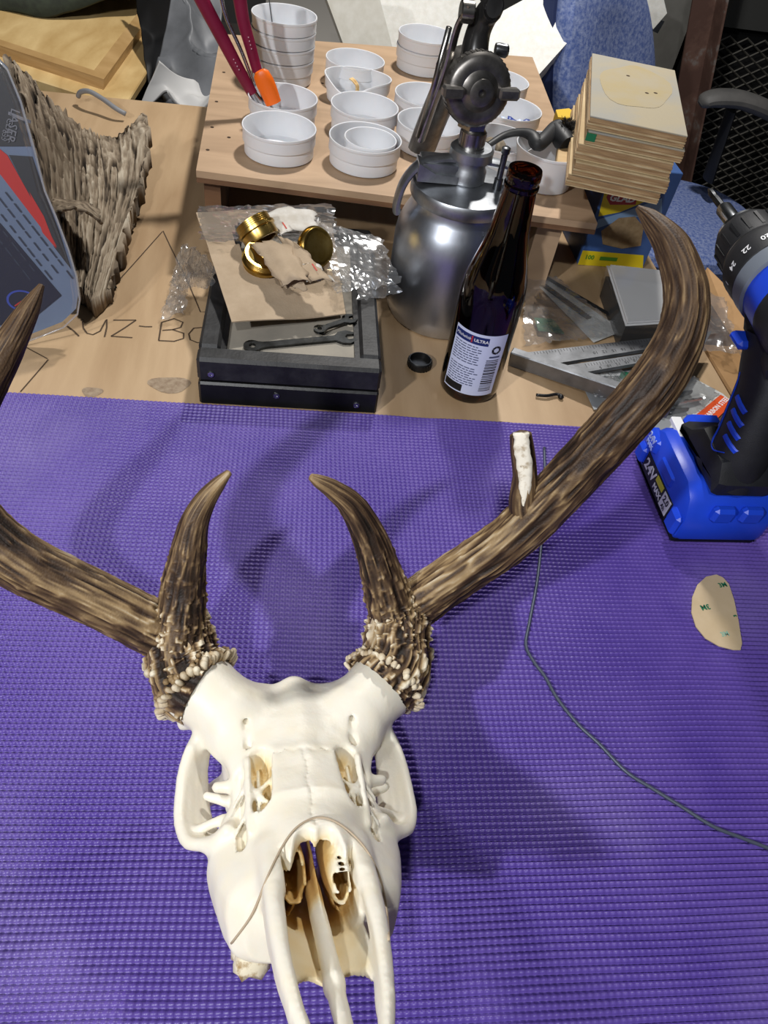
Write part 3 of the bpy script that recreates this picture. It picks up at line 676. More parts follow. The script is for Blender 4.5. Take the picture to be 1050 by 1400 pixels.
# ------------------------------------------------------------------ cordless drill
blue = mat('drill_blue', '#1f49d6', '#1c43c9', rough=.35, scale=20, bump=.08, bscale=1500); blk = mat('drill_black', '#17181b', '#1f2024', rough=.55, scale=60, bump=.25, bscale=1500)
dgrey = mat('drill_grey', '#6f7680', rough=.45); steel = mat('bright_steel', '#c9ccd0', '#a9adb2', rough=.22, metal=1, scale=60)
dsteel = mat('dark_steel', '#6b6d70', '#4b4c4e', rough=.35, metal=1, scale=50)
yel = mat('label_yellow', '#d9d22b', rough=.5); wht = mat('print_white', '#e9e9ea', rough=.5); blkp = mat('print_black', '#101114', rough=.5)
DX, DY = .384, .430
dr = thing('cordless_drill', 'blue and black cordless drill standing on its battery at the mat edge', 'power drill', (DX, DY, .0055))
def dloc(g): return g
# local frame: +y the bit points away from the viewer, z up
def profile_solid(poly_yz, x0, x1, bev=.004):
    """a slab with chamfered sides from an outline in the y-z plane"""
    P = np.array(poly_yz, float); c = P.mean(0); n = len(P)
    def ins(d):
        e = np.roll(P, -1, 0)-np.roll(P, 1, 0); nn = np.stack([e[:, 1], -e[:, 0]], 1); nn /= np.linalg.norm(nn, axis=1)[:, None]+1e-9
        s = np.sign(((P-c)*nn).sum(1)).mean(); return P-nn*d*(1 if s > 0 else -1)
    L = [(x0, bev), (x0+bev*.3, bev*.3), (x0+bev, 0), (x1-bev, 0), (x1-bev*.3, bev*.3), (x1, bev)]
    V = []; F = []
    for x, d in L:
        for q in ins(d): V.append((x, q[0], q[1]))
    for i in range(len(L)-1):
        for j in range(n): k = (j+1) % n; F.append((i*n+j, i*n+k, (i+1)*n+k, (i+1)*n+j))
    F.append(tuple(range(n))[::-1]); F.append(tuple(range((len(L)-1)*n, len(L)*n)))
    return G().add(V, F)
bat = obj('battery', profile_solid([(-.052, .006), (.052, .006), (.056, .012), (.056, .030), (.048, .042), (.040, .054), (.030, .060), (-.030, .060), (-.046, .052), (-.056, .034), (-.056, .012)], -.043, .043, .009), blue, dr, smooth='auto')
obj('battery_base', profile_solid([(-.049, 0), (.049, 0), (.053, .004), (.053, .008), (-.053, .008), (-.053, .004)], -.040, .040, .004), blkp, bat, smooth='auto')
for (y0, y1, z0, z1, x0, x1) in ((-.020, .012, .034, .048, -.0450, -.038), (.022, .046, .034, .051, -.0458, -.036), (.034, .050, .012, .030, -.047, -.040), (-.054, -.036, .012, .034, -.047, -.040)):
    obj('side_rib', G().box(x0, x1, y0, y1, z0, z1, bev=.003), blue, bat)
obj('rating_label', G().box(-.0438, -.043, -.034, .032, .012, .031, bev=.0003), blkp, bat)
MX = trm(-.04405, 0, 0) @ np.array([[0, 0, -1, 0], [-1, 0, 0, 0], [0, 1, 0, 0], [0, 0, 0, 1.]])
obj('label_text', textg('24V', .015, MX @ trm(-.017, .0215, 0), .0001, bold=.0004), wht, bat); obj('label_text', textg('MAX', .008, MX @ trm(.006, .0175, 0), .0001, bold=.0003), wht, bat)
obj('label_strip', G().box(-.0442, -.0438, -.013, .003, .0235, .0295), yel, bat); obj('label_plate', G().box(-.0442, -.0438, -.032, -.0165, .0135, .0295), wht, bat)
obj('label_text', textg('2.0', .0085, MX @ trm(.0243, .0242, .0002), .0001, bold=.0003), blkp, bat); obj('label_text', textg('Ah', .006, MX @ trm(.0243, .0170, .0002), .0001, bold=.0002), blkp, bat)
MT = trm(-.0458, 0, 0) @ np.array([[0, 0, -1, 0], [-1, 0, 0, 0], [0, 1, 0, 0], [0, 0, 0, 1.]])
obj('moulded_text', textg('24V', .009, MX @ trm(-.034, .0455, .0020), .0004, bold=.0002), mat('print_pale_blue', '#a9b9ee', rough=.5), bat); obj('moulded_text', textg('MAX', .006, MX @ trm(-.034, .0385, .0020), .0004, bold=.0002), MATS['print_pale_blue'], bat)
obj('battery_release', G().box(-.018, .018, .030, .052, .052, .066, bev=.006), blue, bat); obj('charge_window', G().box(-.030, -.020, .022, .048, .056, .0615, bev=.001), wht, bat)
for y in (-.058, -.058):
    pass
for x in (-.012, .014): obj('front_rib', G().box(x-.010, x+.010, -.0595, -.05, .036, .052, bev=.003), blue, bat)
# foot of the handle
obj('foot', profile_solid([(-.046, .058), (.030, .060), (.034, .068), (.018, .076), (.004, .090), (-.038, .090), (-.050, .074)], -.030, .030, .009), blk, dr, smooth='auto')
# handle
hp = spline([(0, -.018, .066), (0, -.020, .090), (0, -.014, .115), (0, -.006, .140), (0, .004, .160), (0, .012, .178)], 30)
hr = np.interp(np.linspace(0, 1, 30), [0, .25, .6, 1], [.027, .0215, .0205, .024])
hp = hp+np.array([-.004, 0, 0]); hd = obj('handle', G().tube(hp, hr, 28, sq=(1.0, 1.2)), blk, dr, smooth='auto')
# side panels and stripes on the handle
def hstripe(pts, wd, th=.0012, name='grip_stripe', n=24):
    """a raised blue stripe following the left side of the handle; pts in (y offset, z)"""
    q = spline([(0, a, b) for a, b in pts], n); g = G(); V = []
    ctr = np.stack([np.interp(q[:, 2], hp[:, 2], hp[:, 1])], 1)[:, 0]; rr = np.interp(q[:, 2], hp[:, 2], hr)
    T = np.gradient(q[:, 1:], axis=0); T /= np.linalg.norm(T, axis=1)[:, None]; N = np.stack([-T[:, 1], T[:, 0]], 1)
    rows = []
    for k in (-1, -.5, .5, 1):
        yz = q[:, 1:]+N*wd*.5*k; dy = np.clip((yz[:, 0]-ctr)/(rr*1.2), -.95, .95); x = -.004-rr*np.sqrt(1-dy**2)-(th if abs(k) < .9 else -.001)
        rows.append(np.stack([x, yz[:, 0], yz[:, 1]], 1))
    return obj(name, g.grid(np.stack(rows, 1), .002, nrm=(-1, 0, 0)), blue, hd, smooth='auto')
hstripe([(-.004, .098), (.004, .118), (.012, .140), (.018, .158)], .0050)
hstripe([(-.030, .092), (-.020, .086), (-.010, .090), (-.006, .104), (.000, .124), (.006, .146)], .0014)
for z in (.100, .110, .120, .130): hstripe([(-.036+(z-.1)*.45, z-.002), (-.028+(z-.1)*.45, z), (-.020+(z-.1)*.45, z+.002)], .0062, name='grip_inlay', n=10)
# motor body, gearbox, chuck along +y
def ycyl(prof, n=36): return G().lathe(prof, n, trm(0, 0, .200) @ rotm('x', -math.pi/2))
obj('motor_housing', ycyl([(.012, -.072), (.026, -.070), (.0315, -.060), (.033, -.03), (.033, .02), (.031, .05), (.030, .056)]), blue, dr, smooth='auto')
for y in (-.055, -.044, -.033): obj('vent_ridge', G().box(-.034, .034, y, y+.005, .196, .204, bev=.001), blkp, dr)
obj('motor_band', ycyl([(.0338, -.012), (.0345, -.008), (.0345, .012), (.0338, .016)]), blk, dr, smooth='auto')
obj('grey_collar', ycyl([(.031, .040), (.034, .042), (.034, .056), (.031, .058)]), dgrey, dr, smooth='auto')
cl = obj('clutch_ring', ycyl([(.031, .056), (.0335, .058), (.0335, .078), (.031, .084), (.029, .088)]), blk, dr, smooth='auto')
for i, t in enumerate(('18', '20', '22', '24', '1', '3')):
    a = math.radians(100+i*26); M = trm(0, .068, .200) @ rotm('y', -(a-math.pi/2)) @ trm(0, 0, .0337) @ rotm('z', math.pi)
    obj('clutch_number', textg(t, .007, M, .0001, bold=.0001), wht, cl)
ck = obj('chuck', ycyl([(.028, .086), (.0285, .090), (.0275, .112), (.024, .120), (.020, .124)]), blk, dr, smooth='auto')
for i in range(18):
    a = i/18*2*math.pi; obj('chuck_ridge', G().box(-.0012, .0012, .092, .110, .0275, .0287, M=trm(0, 0, .2) @ rotm('y', a)), blkp, ck)
obj('chuck_ring', ycyl([(.0285, .084), (.0292, .085), (.0292, .088), (.0285, .089)]), steel, ck, smooth='auto')
obj('chuck_nose', ycyl([(.021, .122), (.0205, .127), (.012, .134), (.010, .136)]), steel, dr, smooth='auto')
bt = obj('bit_holder', ycyl([(.0062, .130), (.0068, .132), (.0068, .166), (.0058, .168)]), steel, dr, smooth='auto')
obj('driver_bit', ycyl([(.0034, .164), (.0034, .184), (.0026, .188), (.0030, .191), (.0030, .197), (.0012, .203), (.0003, .2045)], 8), dsteel, bt, smooth='auto')
obj('trigger', profile_solid([(.012, .140), (.030, .146), (.036, .160), (.034, .172), (.016, .172)], -.011, .011, .004), blue, dr, smooth='auto')
obj('direction_switch', G().box(-.0345, -.016, .010, .030, .162, .170, bev=.003), blue, dr); obj('neck', profile_solid([(-.020, .158), (.034, .166), (.040, .186), (-.030, .186)], -.024, .024, .008), blk, dr, smooth='auto')

# ================================================================== BOTTLE, CAP, SPRAY GUN
bx, by = .194, .588
glass = mat('amber_glass', '#4a1a05', rough=.03, trans=1, ior=1.5, spec=.5)
bo = thing('beer_bottle', 'empty brown glass beer bottle with white back label beside the spray gun', 'bottle', (bx, by, .0))
outp = [(0, .004), (.020, .0012), (.0275, .001), (.0302, .005), (.0305, .012), (.0305, .110), (.0302, .118), (.0285, .130), (.0245, .145), (.0205, .160), (.0175, .175), (.0158, .190), (.0142, .208), (.0138, .212), (.0150, .2135), (.0150, .2160), (.0138, .2175), (.0140, .2195), (.0146, .2205), (.0146, .2260), (.0138, .2285)]
inn = [(.0108, .2285), (.0100, .225), (.0102, .205), (.0125, .190), (.0143, .175), (.0172, .160), (.0212, .145), (.0252, .130), (.0270, .118), (.0273, .110), (.0273, .014), (.024, .008), (0, .011)]
obj('glass', G().lathe(outp+inn, 64), glass, bo, smooth='auto')
# label wrapped on the front
la0 = math.radians(-104); lr = .0308
def lwarp(v, off=0.0):          # x along the arc (m), y up
    a = la0+v[:, 0]/lr; r = lr+off+v[:, 2]; return np.stack([r*np.cos(a), r*np.sin(a), .014+v[:, 1]], 1)
def lrect(x0, x1, y0, y1, off, n=20):
    xs = np.linspace(x0, x1, n); v = np.array([[x, y, 0] for y in (y0, y1) for x in xs]); f = [(i, i+1, n+i+1, n+i) for i in range(n-1)]
    o = lwarp(v, off); return G().add(o, f)
paper = mat('label_paper', '#ccd2ea', rough=.6); navy = mat('label_navy', '#1c2a63', rough=.5); ink = mat('label_ink', '#4a5170', rough=.7)
LW, LH = .031, .072
lab = obj('label', lrect(-.030, .026, 0, LH, 0), paper, bo, smooth=True)
def lab_rect(name, x0, x1, y0, y1, m_, off=.00012): obj(name, lrect(x0, x1, y0, y1, off, 10), m_, lab)
lab_rect('title_band', -.029, .007, .060, .069, navy)
obj('title_text', textg('Michelob', .0046, np.eye(4), .00003, shear=.3, warp=lambda v: lwarp(v+[-.0195, .0645, 0], .0003)), wht, lab); obj('title_text', textg('ULTRA', .0046, np.eye(4), .00003, warp=lambda v: lwarp(v+[-.0006, .0645, 0], .0003), bold=.00008), wht, lab)
lab_rect('red_stripe', -.0105, -.0090, .061, .068, mat('label_red', '#b03030', rough=.5))
rl = random.Random(3)
for k in range(16):
    y = .0565-k*.0028-(.003 if k > 7 else 0)
    x = -.0275; x1 = rl.uniform(-.001, .004)
    while x < x1-.002:
        wd = rl.uniform(.002, .006); lab_rect('text_line', x, min(x+wd, x1), y, y+.0011, ink); x += wd+.0009
lab_rect('lower_band', -.029, -.008, .0015, .010, blkp)
for k in range(3):
    a = math.radians(90+120*k); 
    for s_ in (0, 1):
        aa = a+math.radians(60*s_-20); cx_, cy_ = .0165+.0036*math.cos(aa), .0555+.0036*math.sin(aa); t = aa+math.pi/2
        tri = np.array([[-.0022, -.0011, 0], [.0022, -.0011, 0], [.0016, .0011, 0], [-.0016, .0011, 0]]); R_ = np.array([[math.cos(t), -math.sin(t), 0], [math.sin(t), math.cos(t), 0], [0, 0, 1]])
        obj('recycling_mark', G().add(lwarp(tri @ R_.T+[cx_, cy_, 0], .00015), [(0, 1, 2, 3)]), blkp, lab)
lab_rect('mark_caption', .011, .022, .0465, .0485, ink)
y = .044
while y > .006: hgt = rl.choice([.0006, .0010, .0016]); lab_rect('barcode_bar', .009, .022, y-hgt, y, blkp); y -= hgt+rl.choice([.0005, .0009, .0012])

cp = thing('bottle_cap', 'small black plastic cap lying beside the brown bottle', 'cap', at(573, 500, 0))
obj('cap_shell', G().lathe([(.0122, 0), (.0128, .001), (.0128, .0075), (.0118, .009), (.0112, .009), (.0108, .003), (0, .003)], 36), mat('black_plastic', '#141414', rough=.4), cp, smooth='auto')
for i in range(24):
    a = i/24*2*math.pi; obj('cap_rib', G().box(.0126, .0133, -.0006, .0006, .001, .0075, M=rotm('z', a)), MATS['black_plastic'], cp)

alu = mat('canister_aluminium', '#cfd4de', '#a4aab4', rough=.36, metal=1, scale=18, stretch=(1, 1, .35), bump=.12, bscale=60, detail=9)
alu2 = mat('cast_aluminium', '#b9bcc0', '#a0a3a7', rough=.42, metal=1, scale=80); gunm = mat('gun_metal', '#8c8884', '#63605c', rough=.36, metal=.9, scale=60)
chrome = mat('worn_chrome', '#b5b2ac', '#94908a', rough=.28, metal=1, scale=90)
jx, jy = .180, .722
sg = thing('spray_gun', 'metal paint spray gun mounted on a round aluminium canister', 'spray gun', (jx, jy, 0))
obj('canister', G().lathe([(0, .004), (.048, .003), (.052, 0), (.058, .003), (.0625, .012), (.0635, .022), (.0635, .092), (.0620, .104), (.0575, .116), (.0520, .126), (.0495, .132), (.0495, .140)], 72), alu, sg, smooth='auto')
if False: obj('base_band', G().lathe([(.0585, .0022), (.0638, .010), (.0642, .020), (.0641, .036), (.0637, .038)], 72), mat('black_rubber', '#151516', rough=.6), sg, smooth='auto')
obj('lid', G().lathe([(.050, .136), (.0535, .137), (.0545, .139), (.0545, .148), (.053, .1505), (.040, .153), (.018, .155), (0, .155)], 64), alu2, sg, smooth='auto')
yk = spline([(-.066, -.004, .118), (-.067, -.004, .128), (-.062, -.003, .150), (-.048, -.002, .168), (-.026, 0, .174), (0, 0, .175), (.026, 0, .174), (.048, .002, .168), (.062, .003, .150), (.065, .004, .134)], 40)
obj('yoke', G().tube(yk, .0075, 10, sq=(.55, 1.15)), alu2, sg, smooth='auto')
obj('hub', G().lathe([(.0165, .154), (.0185, .156), (.0185, .166), (.0165, .169), (.0165, .176), (.0215, .178), (.0215, .186), (.019, .188)], 32), alu2, sg, smooth='auto')
obj('cam_lever', profile_solid([(-.012, .157), (-.012, .172), (.016, .172), (.016, .157)], -.048, -.012, .002), alu2, sg, smooth='auto'); obj('cam_wedge', G().add([(-.052, -.016, .156), (-.012, -.016, .156), (-.012, .006, .156), (-.052, .006, .156), (-.052, -.016, .173), (-.034, -.016, .164), (-.034, .006, .164), (-.052, .006, .173), (-.012, -.016, .163), (-.012, .006, .163)], [(0, 3, 2, 1), (0, 1, 8, 5, 4), (3, 7, 6, 9, 2), (4, 5, 6, 7), (5, 8, 9, 6), (0, 4, 7, 3), (1, 2, 9, 8)]), alu2, sg)
obj('vent_tube', G().lathe([(.0045, .153), (.0045, .164), (.0032, .165), (.0032, .188), (.0042, .189), (.0042, .194), (.0025, .195)], 16, trm(.030, -.012, 0)), dsteel, sg, smooth='auto')
cpl = obj('coupling', G().lathe([(.0095, .186), (.0125, .188), (.0125, .202), (.0105, .204), (.0100, .206)], 30, trm(-.002, 0, 0)), chrome, sg, smooth='auto')
for i in range(20): obj('knurl', G().box(.0122, .0130, -.0008, .0008, .190, .201, M=trm(-.002, 0, 0) @ rotm('z', i/20*2*math.pi)), chrome, cpl)
obj('hex_nut', G().lathe([(.013, .205), (.0148, .206), (.0148, .219), (.013, .2205)], 6, trm(-.005, 0, 0) @ rotm('z', .2)), chrome, sg)
GD = trm(-.014, 0, -.019); GA_ = trm(-.012, -.012, .243) @ rotm('z', math.radians(6)) @ rotm('x', math.radians(82))      # nozzle axis towards the viewer
obj('gun_body', G().lathe([(.012, -.080), (.018, -.076), (.0205, -.060), (.0205, -.012), (.024, -.008), (.024, 0)], 30, GA_), gunm, sg, smooth='auto')
ac = obj('air_cap', G().lathe([(.024, -.004), (.0295, -.002), (.0300, 0), (.0300, .010), (.0285, .012), (.0270, .0135), (.021, .0150), (.017, .0145), (.0135, .017), (.0110, .021), (.0085, .022), (.0035, .022), (.0020, .018), (0, .018)], 40, GA_), gunm, sg, smooth='auto')
for i in range(40): obj('knurl', G().box(.0296, .0306, -.0010, .0010, 0, .009, M=GA_ @ rotm('z', i/40*2*math.pi)), gunm, ac)
for a in (0, math.pi): obj('cap_horn', G().box(.016, .0355, -.0048, .0048, .012, .0235, M=GA_ @ rotm('z', a+.02), bev=.002), gunm, ac)
obj('neck', G().tube([(0, .002, .236), (.001, .006, .25), (.002, .012, .262)], [.0135, .014, .016], 16, M=GD), gunm, sg, smooth='auto')
obj('hanger', G().tube(spline([(.004, .020, .272), (.003, .024, .284), (.004, .025, .298), (.007, .022, .310), (.010, .014, .318), (.010, .010, .320)], 24), np.interp(np.linspace(0, 1, 24), [0, .4, .8, 1], [.017, .0135, .012, .009]), 14, sq=(.8, 1), M=GD), mat('black_enamel', '#1c1b1b', '#2b2a29', rough=.3, scale=40), sg, smooth='auto')
obj('handle', G().tube(spline([(.002, .050, .268), (-.006, .066, .240), (-.014, .078, .200), (-.020, .086, .165)], 20), [.0155]*20, 14, sq=(.75, 1.1), M=GD), gunm, sg, smooth='auto')
obj('trigger', G().tube(spline([(-.010, .014, .318), (-.017, .018, .300), (-.020, .022, .265), (-.027, .026, .225), (-.032, .028, .196)], 26), .0058, 10, sq=(.5, 1.2), M=GD), chrome, sg, smooth='auto')
obj('trigger_rod', G().tube([(-.026, .012, .300), (-.030, .018, .25), (-.036, .026, .200)], .0028, 8, M=GD), chrome, sg, smooth=True)
obj('trigger_pivot', G().lathe([(.008, -.006), (.009, -.005), (.009, .005), (.008, .006)], 16, GD @ trm(-.012, .016, .312) @ rotm('y', math.pi/2)), chrome, sg, smooth='auto')
obj('packing_screw', G().lathe([(.0055, 0), (.0060, .002), (.0060, .010), (.004, .012)], 10, GD @ trm(.018, .008, .288) @ rotm('y', math.pi/2)), dsteel, sg, smooth='auto')

# ================================================================== BLACK DISPLAY BOX AND WHAT LIES ON IT
BX0, BX1, BY0, BY1, BZ = -.073, .097, .541, .800, .054
bk = thing('display_box', 'black wooden display box with a framed glass lid behind the mat', 'box', ((BX0+BX1)/2, (BY0+BY1)/2, 0), math.radians(-1.5))
bw, bd = (BX1-BX0)/2, (BY1-BY0)/2
blw = mat('black_lacquer', '#101011', '#1b1b1c', rough=.38, scale=30, bump=.15, bscale=200); blt = mat('dusty_black_wood', '#141415', '#333334', rough=.5, scale=40, bump=.2, bscale=300, lo=.35, hi=.75)
obj('tray', G().box(-bw, bw, -bd, bd, 0, .0265, bev=.002), blw, bk)
lid = thing('x', None, None, (0, 0, 0)); bpy.data.objects.remove(lid)
FW = .020
for nm, a in (('lid_rail', (-bw, bw, -bd, -bd+FW)), ('lid_rail', (-bw, bw, bd-FW, bd)), ('lid_stile', (-bw, -bw+FW, -bd+FW, bd-FW)), ('lid_stile', (bw-FW, bw, -bd+FW, bd-FW))):
    obj(nm, G().box(*a, .0278, BZ, bev=.003), blt, bk)
for s_ in (-1, 1): obj('lid_bead', G().box(s_*(bw-FW-.0025)-.0025, s_*(bw-FW-.0025)+.0025, -bd+FW, bd-FW, .046, .0505), blw, bk)
obj('glass_pane', G().box(-bw+FW, bw-FW, -bd+FW, bd-FW, .0455, .0475), mat('dusty_glass', '#8a857c', '#a49d90', rough=.16, scale=12, spec=.7, coat=.3), bk)
for u, v in ((378, 541), (487, 552), (288, 513)):
    p = onp(u, v, (0, BY0, 0), (0, -1, 0)); q = (np.linalg.inv(ROOTM[bk]) @ np.array([*p, 1]))[:3]
    obj('screw', G().lathe([(.0032, -.001), (.0034, .0002), (.0028, .0012), (.0010, .0012), (.0006, .0006), (0, .0006)], 14, trm(q[0], -bd-.0003, q[2]) @ rotm('x', math.pi/2)), steel, bk, smooth='auto')
# flat spanners on the glass
def spanner(name, p0, p1, z, wd, label, hole=False):
    p0, p1 = np.array(p0[:2]), np.array(p1[:2]); L = np.linalg.norm(p1-p0); a = math.atan2(*(p1-p0)[::-1])
    r = wd*.95; out = []
    def jaw(cx, sgn):
        pts_ = []
        for t in np.linspace(-150, -32, 9): pts_.append((cx-r*math.cos(math.radians(180-t))*-1*sgn if False else cx+sgn*(r*-math.cos(math.radians(t+180))), r*math.sin(math.radians(t))))
        return pts_
    w_ = wd*.36
    end = [(L-r*1.1, -w_), (L-r*.6, -r*.85), (L+r*.1, -r), (L+r*.85, -r*.62), (L+r*.75, -r*.34), (L+r*.1, -r*.36), (L-r*.18, 0), (L+r*.1, r*.36), (L+r*.75, r*.34), (L+r*.85, r*.62), (L+r*.1, r), (L-r*.6, r*.85), (L-r*1.1, w_)]
    st = [(r*1.1, w_)]+arc(0, 0, r*.8, 40, 320, 14)+[(r*1.1, -w_)]
    M = trm(p0[0], p0[1], z) @ rotm('z', a)
    g = G().plate(end+st, [[(x, y) for x, y in arc(0, 0, r*.32, 0, 342, 12)]], 0, .0026, M)
    obj(name, g, mat('spanner_steel', '#4f5152', '#343535', rough=.3, metal=1, scale=70), label=label, cat='wrench')
spanner('spanner', at(345, 474, .049), at(474, 462, .049), .0480, .011, 'flat steel spanner whose jaw points right on the glass lid')
spanner('spanner', at(437, 452, .052), at(478, 438, .052), .0520, .008, 'small flat spanner under the torn card, upper of the two')

# torn card with its plastic sheet
cb = mat('grey_card', '#a38f76', '#b39f86', rough=.85, scale=30, bump=.25, bscale=500); cbw = mat('torn_white_paper', '#cfcbc4', '#b9b2a6', rough=.85, scale=60)
card = thing('blister_card', 'torn grey cardboard blister card lying on the black box', 'packaging', at(370, 400, .055))
def sheet(corn, nu, nv, zf, thick, holes=None, seed=0, rag=0):
    """corn: four pixel corners with height (TL, TR, BR, BL)"""
    c = [at(*q) for q in corn]; U = np.linspace(0, 1, nu); V = np.linspace(0, 1, nv)
    P = np.array([[(c[0]*(1-u)+c[1]*u)*(1-v)+(c[3]*(1-u)+c[2]*u)*v for u in U] for v in V])
    uu, vv = np.meshgrid(U, V)
    if rag:
        e = np.minimum(np.minimum(uu, 1-uu), np.minimum(vv, 1-vv)) < 1e-6
        P[..., 0] += e*rag*vnoise(P*260, seed); P[..., 1] += e*rag*vnoise(P*260+9, seed+1)
    P[..., 2] += zf(uu, vv, P)
    return P
def card_z(u, v, P): return .004*np.sin(u*3+v*2)+.0015*vnoise(P*40, 5)
CP = sheet([(268, 290, .078), (452, 292, .082), (473, 424, .062), (317, 444, .066)], 34, 30, card_z, .0012)
g = G(); nv_, nu_ = CP.shape[:2]; n3 = np.array([0, 0, 1.]); vv_ = np.concatenate([CP.reshape(-1, 3), (CP-[0, 0, .0012]).reshape(-1, 3)]); N_ = nv_*nu_; F_ = []
def inhole(u, v):
    return ((u-.50)/.30)**2+((v-.36)/.33)**2+.22*math.sin(u*17+v*9)*.6 < .92 or (v < .10 and u > .5)
alive = {(i, j) for i in range(nv_-1) for j in range(nu_-1) if not inhole((j+.5)/(nu_-1), (i+.5)/(nv_-1))}
for i, j in alive:
    q = (i*nu_+j, i*nu_+j+1, (i+1)*nu_+j+1, (i+1)*nu_+j); F_.append(q[::-1]); F_.append(tuple(a+N_ for a in q))
    for (di, dj, a, b) in ((-1, 0, 0, 1), (0, 1, 1, 2), (1, 0, 2, 3), (0, -1, 3, 0)):
        if (i+di, j+dj) not in alive: F_.append((q[a], q[b], q[b]+N_, q[a]+N_))
obj('card', g.add(vv_, F_), cb, card, world=True)
def flap(corn, m_, seed, amp=.004, name='torn_flap', thick=.0009):
    P = sheet(corn, 14, 10, lambda u, v, P: amp*np.sin(u*3.1)+amp*.4*vnoise(P*120, seed), thick, rag=.004, seed=seed)
    obj(name, G().grid(P, thick), m_, card, world=True, smooth=True)
flap([(342, 335, .094), (400, 338, .098), (424, 386, .092), (385, 392, .086)], cb, 3, .006)
flap([(378, 322, .096), (418, 345, .100), (456, 385, .090), (420, 388, .090)], cb, 5, .004)
flap([(362, 292, .094), (428, 286, .098), (436, 314, .090), (382, 322, .092)], cbw, 7, .004, 'torn_liner')
flap([(408, 360, .094), (436, 362, .096), (458, 385, .088), (420, 384, .090)], cbw, 9, .002, 'torn_liner')
flap([(372, 368, .088), (414, 372, .092), (420, 398, .082), (385, 396, .078)], cb, 11, .003)
red = mat('red_print', '#b8473c', rough=.6)
for u, v in ((389, 308), (430, 365)):
    p = at(u, v, .1035); obj('red_mark', G().box(-.0007, .0007, -.006, .006, -.0005, 0, M=trm(*p) @ rotm('z', .35)), red, card, world=True)
clear = film('clear_film', rim=.45, gloss=.03, haze=.04); clear2 = film('wrinkled_film', rim=.34, gloss=.025, haze=.06, rough=.14)
def crumple(corn, nu, nv, amp, seed, freq=55):
    def zf(u, v, P):
        q = P*freq; n1 = 1-np.abs(vnoise(q, seed))*2; n2 = 1-np.abs(vnoise(q*2.1+7, seed+1))*2
        return amp*(.7*n1+.35*n2)
    return sheet(corn, nu, nv, zf, 0, rag=.004, seed=seed)
def filmobj(name, corn, amp, seed, m_=None, nu=40, nv=34, freq=55, parent=None, **kw):
    P = crumple(corn, nu, nv, amp, seed, freq); return obj(name, G().grid(P, .0003), m_ or clear2, parent, world=parent is not None, **kw)
filmobj('plastic_sheet', [(270, 283, .082), (455, 280, .086), (460, 330, .092), (275, 330, .084)], .002, 21, clear, parent=card)
filmobj('plastic_sheet', [(430, 300, .088), (520, 330, .078), (548, 388, .066), (460, 405, .072)], .0045, 23, freq=45, parent=card)
filmobj('plastic_sheet', [(250, 330, .030), (300, 370, .060), (285, 400, .050), (232, 395, .012)], .006, 27, clear, parent=card)
filmobj('plastic_film', [(238, 378, .012), (262, 372, .012), (250, 428, .010), (218, 440, .007)], .004, 29, freq=60, label='small crumpled clear plastic film lying left of the black box', cat='plastic film', nu=26, nv=26)
filmobj('plastic_film', [(480, 372, .064), (532, 380, .060), (552, 402, .052), (490, 412, .058)], .003, 31, freq=50, label='crumpled clear plastic film between the torn card and spray canister', cat='plastic film', nu=26, nv=26)
brass = mat('brass', '#c4a660', '#a8873f', rough=.3, metal=1, scale=60)
def ferrule(px, z, axis, r, ln, label):
    p = at(*px, z); M = frame(p, axis); t = thing('brass_ferrule', label, 'pipe fitting', M=M, group='brass fittings in the torn card')
    obj('ring', G().lathe([(r*.80, -ln/2), (r*.97, -ln/2), (r, -ln*.42), (r, -ln*.05), (r*1.10, 0), (r*1.10, ln*.12), (r*.98, ln*.14), (r*.98, ln/2), (r*.80, ln/2)], 40, closed=True), brass, t, smooth='auto')
    for k in range(4): obj('thread_ridge', G().lathe([(r*.97, ln*(.18+.08*k)), (r*1.01, ln*(.20+.08*k)), (r*.97, ln*(.22+.08*k))], 40), brass, t, smooth=True)
    return t
def ferrule_cap(t, r, ln): obj('face', G().lathe([(r*.9, -ln*.5), (r*.9, -ln*.42), (0, -ln*.42)], 32), brass, t)
f1 = ferrule((352, 316), .094, (-.55, .55, .62), .0185, .022, 'brass fitting tilted on its side at the upper left of the torn card'); ferrule_cap(f1, .0185, -.022)
ferrule((360, 357), .080, (.12, -.25, .95), .0195, .020, 'open brass ring standing upright under the torn flap')
f3 = ferrule((431, 338), .092, (.55, -.65, .5), .0185, .012, 'round brass fitting under clear plastic at the right of the torn card'); ferrule_cap(f3, .0185, -.012)

